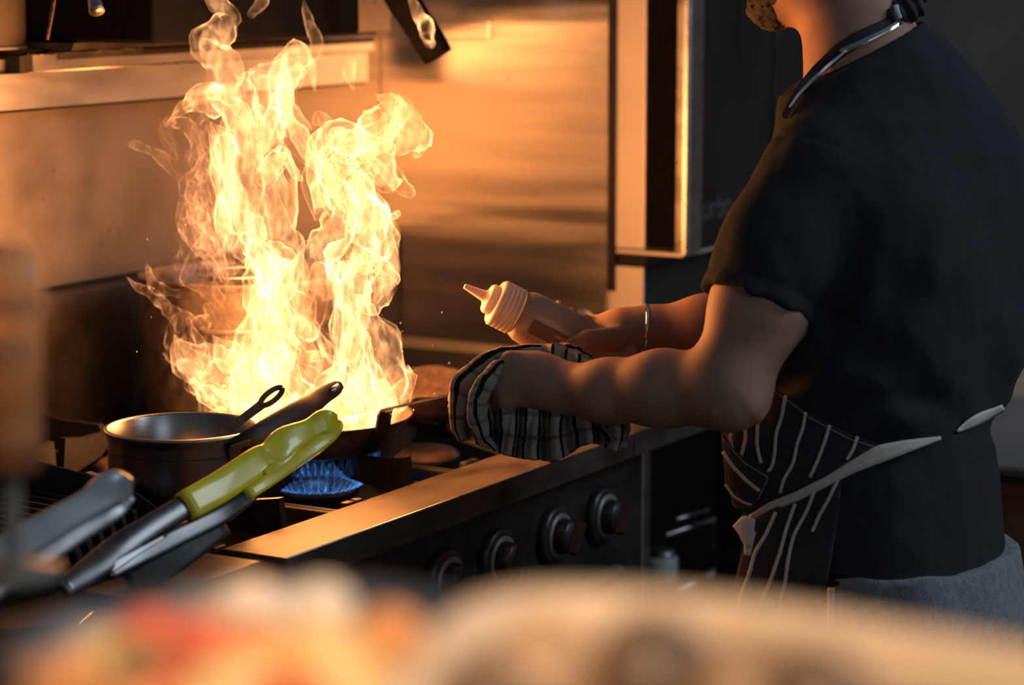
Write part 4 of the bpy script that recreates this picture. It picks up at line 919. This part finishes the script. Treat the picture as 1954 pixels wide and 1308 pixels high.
def patch(name, top, bot, nu, nv, off, m, par, thick=.0016, bulge=0, F=None, wob=None):
    T = interp_curve(top, nu); B = interp_curve(bot, nu); pix = []; uv = []
    for j in range(nv):
        t = j/(nv-1)
        for i in range(nu):
            p = T[i]*(1-t)+B[i]*t
            if wob: p = p+wob(i/(nu-1), t)
            pix.append(p); uv.append((i/(nu-1), t))
    P = onto(pix, off, F or tee_field); P = P.reshape(nv, nu, 3)
    for _ in range(2):
        Q = P.copy(); Q[1:-1] = (P[:-2]+P[2:]+2*P[1:-1])/4; P = Q; Q = P.copy(); Q[:, 1:-1] = (P[:, :-2]+P[:, 2:]+2*P[:, 1:-1])/4; P = Q
    if bulge:
        for j in range(nv):
            for i in range(nu): P[j, i] -= FW*bulge*math.sin(PI*i/(nu-1))*math.sin(PI*j/(nv-1))
    V = P.reshape(-1, 3); Fc = [(j*nu+i, (j+1)*nu+i, (j+1)*nu+i+1, j*nu+i+1) for j in range(nv-1) for i in range(nu-1)]
    o = link(name, V, Fc, m, par, True); ul = o.data.uv_layers.new(name='UVMap')
    vi = np.zeros(len(o.data.loops), int); o.data.loops.foreach_get('vertex_index', vi); ul.data.foreach_set('uv', np.array(uv)[vi].astype(np.float32).ravel())
    s_ = o.modifiers.new('s', 'SOLIDIFY'); s_.thickness = thick; s_.offset = -1; return o
def ribbon(name, path, off, m, par, F=None, thick=.0012, n=60, mode='h'):
    """path rows px, py, half width px; lies on the cloth"""
    C = interp_curve(path, n); T = np.gradient(C[:, :2], axis=0); T /= np.linalg.norm(T, axis=1)[:, None]+1e-9; Nn = np.stack([-T[:, 1], T[:, 0]], 1)
    rows = [C[:, :2]+Nn*C[:, 2:3]*k for k in (-1, -.33, .33, 1)]; P = onto(np.concatenate(rows), off, F or tee_field).reshape(4, n, 3)
    for _ in range(2): Q = P.copy(); Q[:, 1:-1] = (P[:, :-2]+P[:, 2:]+2*P[:, 1:-1])/4; P = Q
    Fc = [(j*n+i, j*n+i+1, (j+1)*n+i+1, (j+1)*n+i) for j in range(3) for i in range(n-1)]
    o = link(name, P.reshape(-1, 3), Fc, m, par, True); s_ = o.modifiers.new('s', 'SOLIDIFY'); s_.thickness = thick; s_.offset = 0; return o
def apron_base(P):   # shirt plus the bulge of folded cloth over the belly
    d = tee_core(P); b = D(1480, 880, 3.10); return smin(d, ell(P, b, (.08, .085, .085)), .05)
top = [(1376, 822), (1398, 796), (1430, 762), (1466, 733), (1500, 755), (1545, 790), (1620, 830), (1692, 853)]
bot = [(1384, 925), (1402, 960), (1428, 985), (1470, 968), (1520, 947), (1580, 920), (1640, 888), (1692, 858)]
ap = patch('apron_bib', top, bot, 56, 26, .006, 'apron_cloth', person, F=apron_base); tag(ap, 'dark folded-down apron bib with pale pinstripes')
for st_ in ([(1403, 808), (1393, 835), (1397, 856)], [(1438, 760), (1420, 795), (1423, 835), (1414, 872)], [(1468, 735), (1460, 775), (1446, 805), (1444, 850), (1452, 885)],
            [(1499, 755), (1492, 795), (1480, 830), (1478, 870), (1472, 895), (1462, 903)], [(1537, 787), (1533, 815), (1520, 850), (1514, 885), (1495, 915), (1488, 942)],
            [(1583, 812), (1573, 845), (1560, 880), (1545, 912)], [(1636, 833), (1628, 858), (1616, 878)]):
    ribbon('stripe', [(x, y, 3.0) for x, y in st_], .0085, 'tape', ap, F=apron_base, thick=.0006, n=26)
ribbon('stitching', [(1470, 742, .8), (1502, 764, .8), (1547, 799, .8), (1620, 838, .8), (1684, 858, .8)], .0085, 'thread', ap, F=apron_base, thick=.0004)
pk = patch('pocket_fold', [(1377, 826), (1392, 850), (1420, 876), (1450, 893), (1470, 905)], [(1398, 965), (1410, 975), (1425, 978), (1438, 968), (1448, 955)], 24, 16, .0115, 'apron_cloth', person, F=apron_base)
for st_ in ([(1379, 862), (1400, 893), (1425, 918), (1449, 938)], [(1384, 925), (1400, 948), (1420, 960), (1434, 964)]): ribbon('stripe', [(x, y, 3.2 if st_[0][1] < 900 else 2) for x, y in st_], .0145, 'tape', pk, F=apron_base, thick=.0006, n=24)
ribbon('stitching', [(1380, 838, .8), (1420, 884, .8), (1466, 912, .8), (1446, 955, .8)], .0145, 'thread', pk, F=apron_base, thick=.0004)
def skirt_base(P):
    d = rings(P, TOR); tz = trouser_field(P); d = smin(d, tz-.004, .05); return smin(d, cone(P, D(1480, 1010, 3.08), D(1478, 1330, 3.06), .062, .066), .05)
sk = patch('apron_skirt', [(1436, 992), (1480, 968), (1540, 940), (1607, 905)], [(1395, 1330), (1430, 1330), (1475, 1330), (1522, 1330)], 30, 40, .009, 'apron_cloth', person, F=skirt_base,
           wob=lambda u, t: np.array([(22*math.sin(PI*min(1, t*1.2))*(u-.5)*1.4-18*t*(1-t)), 0])); tag(sk, 'dark apron skirt with pale pinstripes')
for st_ in ([(1480, 978), (1462, 1020), (1440, 1055), (1430, 1095), (1412, 1140), (1405, 1200), (1400, 1320)], [(1517, 962), (1500, 1010), (1490, 1050), (1470, 1110), (1448, 1160), (1432, 1210), (1425, 1320)],
            [(1553, 940), (1540, 975), (1515, 1020), (1505, 1060), (1497, 1120), (1488, 1145), (1480, 1320)], [(1598, 918), (1580, 955), (1563, 985), (1550, 1015)]):
    ribbon('stripe', [(x, y, 3.2) for x, y in st_], .0125, 'tape', sk, F=skirt_base, thick=.0006, n=60)
ti = ribbon('apron_tie', [(1432, 990, 7), (1470, 968, 9), (1520, 948, 9), (1580, 918, 9), (1630, 890, 12), (1680, 866, 17), (1730, 852, 12), (1795, 836, 3)], .0105, 'tape', person, F=apron_base, n=70); tag(ti, 'cream apron tie round the waist')
tag(ribbon('apron_tie', [(1826, 824, 2), (1850, 810, 9), (1875, 797, 11), (1900, 786, 8), (1915, 778, 6)], .003, 'tape', person, n=20), 'cream end of the apron tie at the back')
tb = patch('tie_bow', [(1398, 1005), (1418, 982), (1440, 992)], [(1408, 1018), (1425, 1050), (1436, 1040)], 10, 8, .018, 'tape', person, F=skirt_base)
patch('tie_end', [(1420, 1025), (1442, 1015)], [(1420, 1060), (1430, 1062)], 6, 8, .016, 'tape', person, F=skirt_base)
# trouser side stripes
for cx in (1552, 1586):
    ribbon('side_stripe', [(cx, 1122, 6.5), (cx-1, 1180, 6.5), (cx-4, 1250, 6.5), (cx-8, 1320, 6)], .003, 'white_stripe', person, F=trouser_field, n=30)
# neck strap of the apron, knot, necklace
def neckf(P): return smin(tee_field(P), cone(P, NB-np.array([0, 0, .06]), NT_, .078, .074), .012)
def draped(path, off, lift=0):
    C_ = interp_curve(path, 50); Q = onto(C_[:, :2], off, neckf); dz = (Q-CAM)@FW
    for _ in range(12): dz[1:-1] = np.minimum(dz[1:-1], (dz[:-2]+dz[2:])/2)*.5+(dz[:-2]+dz[2:])*.25
    return np.array([D(C_[i, 0], C_[i, 1], dz[i]-lift) for i in range(50)]), C_[:, 2]/FPX*3.05
q_, r_w = draped([(1716, 36, 13), (1680, 56, 15), (1640, 73, 15), (1600, 98, 15), (1560, 134, 12), (1530, 166, 9), (1510, 195, 7), (1496, 225, 6)], .004)
ns = MB().tube(q_, r_w, 12, FW, .22).build('neck_strap', 'apron_cloth', person)
q_, r_w = draped([(1614, 97, 2.6), (1578, 127, 3.2), (1548, 155, 3.2), (1523, 181, 2.8), (1507, 204, 2)], .010, .004)
MB().tube(q_, r_w, 8, FW, .5).build('piping', 'white_stripe', ns)
cp_, _w = draped([(1606, 99, 3), (1650, 79, 3), (1690, 59, 3), (1714, 44, 3)], .006, .006); mb = MB()
mb.tube(cp_, .0016, 6, FW)
for i in range(0, len(cp_)-1):
    c = cp_[i]; t = cp_[i+1]-cp_[i]; t /= np.linalg.norm(t); s = np.cross(t, FW); mb.tube([c-t*.0016+s*.0034, c+t*.0016, c-t*.0016-s*.0034], [.0010, .0016, .0010], 6, FW)
mb.build('necklace', 'chrome', person)
KN = D(1737, 14, 3.08)
def knot(P):
    d = ell(P, KN, (.019, .019, .017)); d = smin(d, cone(P, KN+RT*(-.012)-UP*.004, D(1700, 34, 3.06), .014, .009), .01); d = smin(d, ell(P, KN+UP*.014+RT*.006, (.014, .013, .013)), .008)
    return d+.0022*np.sin(((P-KN)@(RT+UP*.6))*420)+.001*fbm(P, 120, 2, 3)
kn = link_me('strap_knot', sdf_mesh('strap_knot', knot, KN-.06, KN+.06, .002), 'apron_cloth', person, True)
MB().tube([D(1709, 10, 3.058), D(1712, 22, 3.053), D(1717, 35, 3.058)], .0036, 8, FW, .4, 4).build('strap_band', 'white_stripe', person)
# bracelet
c = D(1229, 628, 3.355); ax_ = (WRR-D(1345, 616, 3.345)); ax_ /= np.linalg.norm(ax_); ax_ = ax_+UP*.18-FW*.2; ax_ /= np.linalg.norm(ax_); e1 = np.cross(ax_, FW); e1 /= np.linalg.norm(e1); e2 = np.cross(ax_, e1)
MB().tube([c+(e1*math.cos(t)*.0315+e2*math.sin(t)*.0315) for t in np.linspace(0, 2*PI, 41)], .0030, 8, ax_).build('bracelet', 'chrome', person)

# ------------------------------------------------------------------ squeeze bottle in the far hand
sq = thing('squeeze_bottle', 'clear squeeze bottle of brown sauce held by its base in the far hand', 'bottle', BASE_R)
ax = (TIP_R-BASE_R); LN = np.linalg.norm(ax); ax = ax/LN
m, nt, b = new_mat('sauce_plastic'); b.inputs['Base Color'].default_value = (.50, .30, .18, 1); b.inputs['Roughness'].default_value = .32; b.inputs['Subsurface Weight'].default_value = .5; b.inputs['Subsurface Radius'].default_value = (.02, .01, .005)
tcn = N(nt, 'ShaderNodeTexCoord'); nz = N(nt, 'ShaderNodeTexNoise'); nz.inputs['Scale'].default_value = 14; nt.links.new(tcn.outputs['Object'], nz.inputs[0]); rr = ramp(nt, [(.3, (.40, .24, .15, 1)), (.7, (.56, .36, .23, 1))]); nt.links.new(nz.outputs[0], rr.inputs[0]); nt.links.new(rr.outputs[0], b.inputs['Base Color']); MAT['sauce_plastic'] = m
MAT['clear_plastic'] = mat('clear_plastic', (.80, .66, .52), .3, 0, 20, .08, trans=.35, sss=.3)
R_ = .0365
MB().lathe([(0, -.055), (R_*.9, -.055), (R_, -.048), (R_, LN-.098), (R_*.97, LN-.088), (R_*.86, LN-.079), (.026, LN-.076)], BASE_R, ax, 56).build('body', 'sauce_plastic', sq)
mb = MB(); pr_ = [(.027, LN-.078)]
for k in range(5): z0 = LN-.076+k*.0062; pr_ += [(.0315, z0), (.0325, z0+.001), (.0325, z0+.0045), (.0312, z0+.0058)]
pr_ += [(.029, LN-.043), (.0, LN-.042)]; mb.lathe(pr_, BASE_R, ax, 56); mb.build('collar', 'clear_plastic', sq)
MB().lathe([(.021, LN-.042), (.021, LN-.034), (.018, LN-.031), (.013, LN-.031), (.0075, LN-.026), (.0035, LN+.002), (.0025, LN+.003), (0, LN+.003)], BASE_R, ax, 36).build('nozzle', 'clear_plastic', sq)
e1 = np.cross(ax, FW); e1 /= np.linalg.norm(e1); e1 *= -np.sign(e1[2]); e2 = np.cross(e1, ax); e2 *= -np.sign(e2@FW)
mb = MB()
for k in range(16):
    s = LN-.085-k*.0075; a0 = .62; a1 = a0+(.20 if k % 2 == 0 else .12)
    for j in range(1):
        P_ = [BASE_R+ax*s+(e1*math.cos(PI/2-t)+e2*math.sin(PI/2-t))*R_*1.006 for t in np.linspace(a0, a1, 5)]; mb.tube(P_, .0005, 5)
mb.build('graduation_marks', 'dark_food', sq)
v = []; f = []
for i in range(14):
    for j in range(10):
        t = -.05+i/13*.55; s = LN-.095-j/9*(.045+.012*math.sin(i)); v.append(BASE_R+ax*s+(e1*math.cos(PI/2-t)+e2*math.sin(PI/2-t))*R_*1.004)
for i in range(13):
    for j in range(9): f.append((i*10+j, i*10+j+1, i*10+11+j, i*10+10+j))
o = link('dark_patch', v, f, 'dark_food', sq, True); s_ = o.modifiers.new('s', 'SOLIDIFY'); s_.thickness = .0003

# ------------------------------------------------------------------ towel wrapped round the pan handle
V = []; UV = []; F = []
cols = [(858, 752, 800, 3.19), (864, 728, 826, 3.19), (880, 708, 842, 3.185), (905, 692, 852, 3.18), (935, 676, 862, 3.175), (965, 668, 870, 3.17), (1000, 664, 876, 3.165), (1035, 660, 880, 3.16), (1062, 658, 884, 3.155), (1085, 668, 872, 3.15), (1110, 680, 852, 3.145), (1135, 695, 846, 3.14), (1160, 720, 856, 3.13), (1185, 745, 862, 3.12), (1200, 775, 850, 3.115)]
C = np.array(cols, float); nu = 150; us = np.linspace(0, 1, nu); s = (C[:, 0]-858)/(1200-858); C = np.stack([np.interp(us, s, C[:, k]) for k in range(4)], 1)
for k_ in range(4):
    for _ in range(6): C[1:-1, k_] = (C[:-2, k_]+2*C[1:-1, k_]+C[2:, k_])/4
nv = 64
for i in range(nu):
    px, yt, yb, d0 = C[i]; u = us[i]
    for j in range(nv):
        v_ = j/(nv-1)
        # cross-section: far hanging side -> over the top -> near side down to the hem
        if v_ < .30: t = v_/.30; y = yt+8+(yb-yt)*.55*(1-t); dd = .052-.0*t
        elif v_ < .42: t = (v_-.30)/.12; y = yt+8*(1-math.sin(PI/2*t)) ; dd = .052-.062*t
        else: t = (v_-.42)/.58; y = yt+(yb-yt)*t; dd = -.010-.034*math.sin(PI*min(1, t*1.15)*.9)
        hang = max(0, (v_-.5)/.5); fold = math.sin(u*40+1.3*math.sin(v_*5))+.5*math.sin(u*83+2*v_)
        dd += .0135*fold*(.25+hang)-.006*hang
        x = px+7*math.sin(v_*7+u*9)*(.3+hang)+(-10*hang if u > .6 else 6*hang)
        # near side slips behind the fist
        fist = math.exp(-((px-1010)/75)**2-((y-728)/48)**2)
        if v_ > .4: dd += .050*fist
        V.append(D(x, y, d0+dd)); UV.append((u, v_*1.4))
for i in range(nu-1):
    for j in range(nv-1): F.append((i*nv+j, i*nv+j+1, (i+1)*nv+j+1, (i+1)*nv+j))
def band(path, d0, wdt, u0, n=60, m_=16, amp=.006):
    """rolled fold of the same towel: thick soft roll along a path"""
    C_ = interp_curve(path, n); P_ = np.array([D(x, y, d) for x, y, d, w_ in C_]); T = np.gradient(P_, axis=0); T /= np.linalg.norm(T, axis=1)[:, None]; n0 = len(V)
    for i in range(n):
        e1 = np.cross(T[i], FW); e1 /= np.linalg.norm(e1); e2 = np.cross(e1, T[i]); w_ = C_[i, 3]/FPX*3.15*(math.sin(PI*min(1, max(0, (i+1)/(n+1))))**.35)
        for k in range(m_):
            a = 2*PI*k/m_; r = w_*(1+.16*math.sin(3*a+i*.10)+.10*math.sin(i*.45+a)); V.append(P_[i]+e1*math.cos(a)*r+e2*math.sin(a)*r*.65); UV.append((u0+.17*k/m_, i/n*1.1))
    for i in range(n-1):
        for k in range(m_): F.append((n0+i*m_+k, n0+i*m_+(k+1) % m_, n0+(i+1)*m_+(k+1) % m_, n0+(i+1)*m_+k))
band([(1058, 664, 3.17, 9), (1010, 668, 3.155, 12), (960, 678, 3.14, 16), (915, 704, 3.135, 20), (885, 735, 3.135, 20), (874, 775, 3.14, 17), (874, 815, 3.145, 15), (882, 842, 3.15, 10)], 0, 0, .0)
band([(975, 688, 3.135, 8), (950, 700, 3.115, 14), (926, 728, 3.105, 17), (910, 765, 3.105, 16), (912, 805, 3.11, 15), (926, 840, 3.12, 13), (945, 858, 3.13, 8)], 0, 0, .22)
band([(1050, 664, 3.18, 10), (1085, 672, 3.17, 13), (1115, 684, 3.16, 12), (1140, 694, 3.15, 7)], 0, 0, .5)
band([(1140, 790, 3.11, 8), (1160, 812, 3.10, 15), (1178, 838, 3.10, 16), (1192, 856, 3.10, 8)], 0, 0, .7)
dt = link('dish_towel', V, F, 'towel', None, True); ul = dt.data.uv_layers.new(name='UVMap'); vi = np.zeros(len(dt.data.loops), int); dt.data.loops.foreach_get('vertex_index', vi)
ul.data.foreach_set('uv', np.array(UV)[vi].astype(np.float32).ravel()); s_ = dt.modifiers.new('s', 'SOLIDIFY'); s_.thickness = .004; s_.offset = 0
nP = np.array([v_.co[:] for v_ in dt.data.vertices]); nP += np.stack([fbm(nP+k*3, 60, 2, k) for k in range(3)], 1)*.0012; dt.data.vertices.foreach_set('co', nP.astype(np.float32).ravel())
tag(dt, 'cream terry towel with dark checks wrapped round the pan handle under the fist', 'towel')

# ------------------------------------------------------------------ fire
TONG = [  # px, py, width px ; depth ; heat
 ([(500,800,60),(505,700,75),(525,600,60),(520,520,52),(472,430,40),(440,330,32),(428,260,22),(405,235,6)], 3.46, 1.0),
 ([(560,810,80),(600,700,70),(560,600,70),(535,500,60),(500,400,75),(470,300,60),(500,200,75),(540,130,40),(565,95,10)], 3.54, .55),
 ([(470,250,30),(440,190,48),(385,190,34),(345,205,18),(318,240,5)], 3.5, .85),
 ([(490,300,60),(455,210,60),(425,140,42),(405,80,44),(440,40,30),(405,0,18),(380,-50,5)], 3.52, .6),
 ([(555,260,52),(545,180,40),(560,120,46),(590,115,24),(602,175,6)], 3.5, .75),
 ([(640,340,30),(575,270,26),(545,200,20),(540,130,12),(548,90,4)], 3.48, .9),
 ([(690,810,60),(690,720,50),(665,620,48),(680,520,52),(705,440,64),(690,370,66),(640,320,50),(662,275,50),(725,240,40),(765,205,30),(742,172,6)], 3.44, 1.0),
 ([(725,285,30),(775,250,46),(758,205,36),(716,180,6)], 3.43, .8),
 ([(615,400,20),(605,330,34),(640,280,40),(700,285,44),(740,335,46),(768,345,10)], 3.42, 1.25),
 ([(720,400,22),(742,480,34),(728,545,34),(700,580,26),(668,560,8)], 3.45, .8),
 ([(755,805,44),(752,740,56),(728,660,50),(700,600,34),(688,560,8)], 3.46, .75),
 ([(765,760,26),(782,722,18),(778,696,5)], 3.44, .8),
 ([(650,830,70),(640,760,60),(655,690,34),(668,620,26),(660,540,18),(680,470,10),(690,400,4)], 3.40, 1.3),
 ([(600,820,80),(560,750,60),(530,700,50),(560,680,26),(640,680,8)], 3.42, .75),
 ([(700,820,60),(720,770,44),(700,730,30),(690,690,6)], 3.40, 1.1),
 ([(620,560,60),(600,500,50),(640,440,44),(660,380,36),(690,330,8)], 3.5, .7),
 ([(450,800,60),(430,740,70),(385,700,52),(347,665,26),(333,638,5)], 3.52, .5),
 ([(480,800,50),(470,720,60),(440,680,36),(405,640,6)], 3.48, .6),
 ([(400,800,60),(365,735,40),(352,700,18),(335,690,4)], 3.55, .45),
 ([(540,700,36),(500,640,40),(500,570,50),(520,500,60),(515,460,10)], 3.44, .9),
 ([(560,600,22),(590,640,20),(575,660,6)], 3.42, .9),
 ([(505,330,30),(540,300,26),(560,330,16),(578,345,4)], 3.42, 1.0),
 ([(640,520,26),(700,500,30),(735,520,22),(728,560,8)], 3.40, .8),
 ([(440,480,20),(425,400,26),(418,330,22),(410,270,12),(402,232,4)], 3.43, 1.1),
 ([(455,760,24),(500,790,40),(580,800,60),(660,815,70),(740,815,40),(775,800,10)], 3.46, .9),
 ([(675,170,5),(671,130,17),(684,95,4)], 3.6, 1.2),
 ([(822,85,12),(822,60,22),(800,30,14),(786,0,8),(780,-20,3)], 3.85, 1.1),
 ([(600,240,6),(612,225,14),(640,230,5)], 3.6, .6),
 ([(790,300,5),(800,285,9),(806,275,3)], 3.5, .6),
 ([(735,420,6),(755,410,9),(762,402,3)], 3.45, 1.0),
 ([(480,30,10),(500,0,16),(510,-40,8)], 3.6, .5),
 ([(590,130,10),(600,80,16),(585,30,10),(580,0,3)], 3.6, .5),
]
WISP = []
r_ = random.Random(3)
for k in range(26):   # thin licks left of the main fire
    x = r_.uniform(400, 455); y = r_.uniform(420, 600); pl = []; wd = r_.uniform(10, 30); n = r_.randint(4, 7)
    for i in range(n):
        pl.append((x, y, wd*math.sin(PI*(i+.6)/(n+.4))+2)); x += r_.uniform(-34, 20); y -= r_.uniform(25, 52)
    WISP.append((pl, 3.56+r_.uniform(-.08, .08), r_.uniform(.25, .55)))
WISP += [([(360,620,20),(330,590,18),(295,560,15),(262,548,10),(240,528,3)], 3.6, .8), ([(350,560,16),(300,545,14),(285,520,8),(280,500,2)], 3.6, .6),
 ([(340,340,16),(300,300,14),(262,280,10),(242,275,3)], 3.6, .5), ([(380,300,26),(345,250,20),(320,235,14),(330,215,4)], 3.56, .7), ([(345,700,20),(335,660,18),(330,620,12),(350,590,4)], 3.6, .6)]
for k in range(26):   # faint curls drifting far left
    x = r_.uniform(335, 440); y = r_.uniform(300, 560); pl = []; wd = r_.uniform(8, 26); n = r_.randint(4, 6)
    for i in range(n): pl.append((x, y, wd*math.sin(PI*(i+.6)/(n+.4))+2)); x += r_.uniform(-22, 22); y -= r_.uniform(18, 40)
    WISP.append((pl, 3.58+r_.uniform(-.08, .08), r_.uniform(.16, .40)))
for k in range(16):
    x = r_.uniform(350, 500); y = r_.uniform(700, 800); pl = []; wd = r_.uniform(14, 40); n = 5
    for i in range(n): pl.append((x, y, wd*math.sin(PI*(i+.6)/(n+.4))+2)); x += r_.uniform(-26, 26); y -= r_.uniform(25, 45)
    WISP.append((pl, 3.58+r_.uniform(-.1, .06), r_.uniform(.3, .6)))
def flames(name, lst, m, parent, subs, amp=.55):
    V = []; F = []; H = []; K = 22
    for idx, (pl, d, heat) in enumerate(lst):
        pts = np.array([D(x, y, d+.02*math.sin(i*1.7+idx)) for i, (x, y, _) in enumerate(pl)]); r = np.array([w_ for *_, w_ in pl])*d/FPX*.68
        pts, r = catmull(pts, r, subs); r = r*np.clip((len(r)-np.arange(len(r)))/(len(r)*.22), 0, 1)**.6; T = np.gradient(pts, axis=0); T /= np.linalg.norm(T, axis=1)[:, None]
        n0 = len(V); m_ = len(pts); ang = r_.uniform(0, PI)
        for i in range(m_):
            e1 = np.cross(T[i], FW); e1 /= np.linalg.norm(e1)+1e-9; e2 = np.cross(e1, T[i]); a0 = ang+i*.05
            for k in range(K):
                a = 2*PI*k/K; u, w_ = math.cos(a), math.sin(a)
                V.append(pts[i]+(e1*u+e2*w_*.75)*r[i]); H.append(heat*(.55+.45*math.sin(PI*min(1, (i+.5)/m_*1.1))))
        for i in range(m_-1):
            for k in range(K): F.append((n0+i*K+k, n0+i*K+(k+1) % K, n0+(i+1)*K+(k+1) % K, n0+(i+1)*K+k))
        rr = np.repeat(r, K); P = np.array(V[n0:]); Cn = np.repeat(pts, K, 0)
        q = P+idx*.37; wob = np.stack([fbm(q*np.array([1, 1, .6]), 16, 3, 11+j) for j in range(3)], 1); fine = fbm(q*np.array([1, 1, .5]), 42, 2, 31)
        rad = (P-Cn)
        wob = wob+.45*np.stack([fbm(q*np.array([1, 1, .7]), 48, 2, 51+j) for j in range(3)], 1)
        P = P+wob*rr[:, None]*amp+rad*fine[:, None]*.55
        q2 = P[:, :2]-PC[:2]; dist = np.linalg.norm(q2, axis=1)      # gas stays inside the pan below its rim
        lim = .125+np.maximum(0, P[:, 2]-.975)*1.6
        low = (P[:, 2] < 1.09) & (dist > lim) & (heat > .25); P[low, :2] = PC[:2]+q2[low]*(lim[low]/dist[low])[:, None]
        P[:, 2] = np.maximum(P[:, 2], .945); V[n0:] = list(P)
    o = link(name, V, F, m, parent, True)
    at_ = o.data.attributes.new('glow_amount', 'FLOAT', 'POINT'); at_.data.foreach_set('value', np.array(H, np.float32)); return o
fl = thing('fire', 'tall orange flames leaping from the frying pan past the wall shelf', 'fire', PC+np.array([0, 0, .03]))
main = TONG[:25]; extra = []
for k, (pl, d, h) in enumerate(main):
    if k in (3, 4, 7, 11, 20): continue
    for c in range(2):
        s = r_.uniform(.45, .8); ox, oy = r_.uniform(-26, 26), r_.uniform(-20, 26)
        extra.append(([(x+ox+r_.uniform(-9, 9), y+oy+r_.uniform(-9, 9), w_*s) for x, y, w_ in pl], d+r_.uniform(-.06, .07), h*r_.uniform(.3, .6)))
flames('flame_tongues', main+extra, 'flame', fl, 8)
flames('flame_core', [([(x, y, w_*.86) for x, y, w_ in pl], d+.01, h) for pl, d, h in main], 'flame_core', fl, 8, .4)
for t_ in TONG[25:]: flames('flame_lick', [t_], 'flame', fl, 8)
flames('flame_wisps', WISP, 'wisp', fl, 5, .9)
mb = MB()
for k in range(26):
    px, py = (r_.gauss(790, 60), r_.uniform(560, 800)) if k < 18 else (r_.gauss(300, 60), r_.uniform(420, 760)); c = D(px, py, r_.uniform(3.3, 3.6)); s = r_.uniform(.0003, .0007)
    mb.tube([c-np.array([0, 0, s*2]), c, c+np.array([s, 0, s*2])], [s*.4, s, s*.3], 5)
mb.build('embers', 'ember', fl)
gf = thing('burner_flame', 'blue gas flame burning under the black frying pan', 'flame', (2.84, 1.975, .862))
V = []; F = []; H = []
for k in range(44):
    a = 2*PI*k/44; d = np.array([math.cos(a), math.sin(a), 0]); s = np.array([-d[1], d[0], 0]); c = np.array([2.84, 1.975, 0])
    n0 = len(V)
    for i, (r, z, wd) in enumerate(((.056, .868, .003), (.066, .874, .0050), (.077, .888, .0055), (.086, .906, .005), (.090, .922, .002))):
        for j in range(8):
            b = 2*PI*j/8; V.append(c+d*(r+.003*math.sin(b))+s*wd*math.cos(b)+np.array([0, 0, z])); H.append([1.3, 1.0, .45, .3, .15][i])
    for i in range(4):
        for j in range(8): F.append((n0+i*8+j, n0+i*8+(j+1) % 8, n0+i*8+8+(j+1) % 8, n0+i*8+8+j))
o = link('flame_jets', V, F, 'gas', gf, True); a_ = o.data.attributes.new('glow_amount', 'FLOAT', 'POINT'); a_.data.foreach_set('value', np.array(H, np.float32)); o['kind'] = 'stuff'
light('gas_light', 'POINT', (2.84, 1.975, .885), .05, (.15, .4, 1), .02)
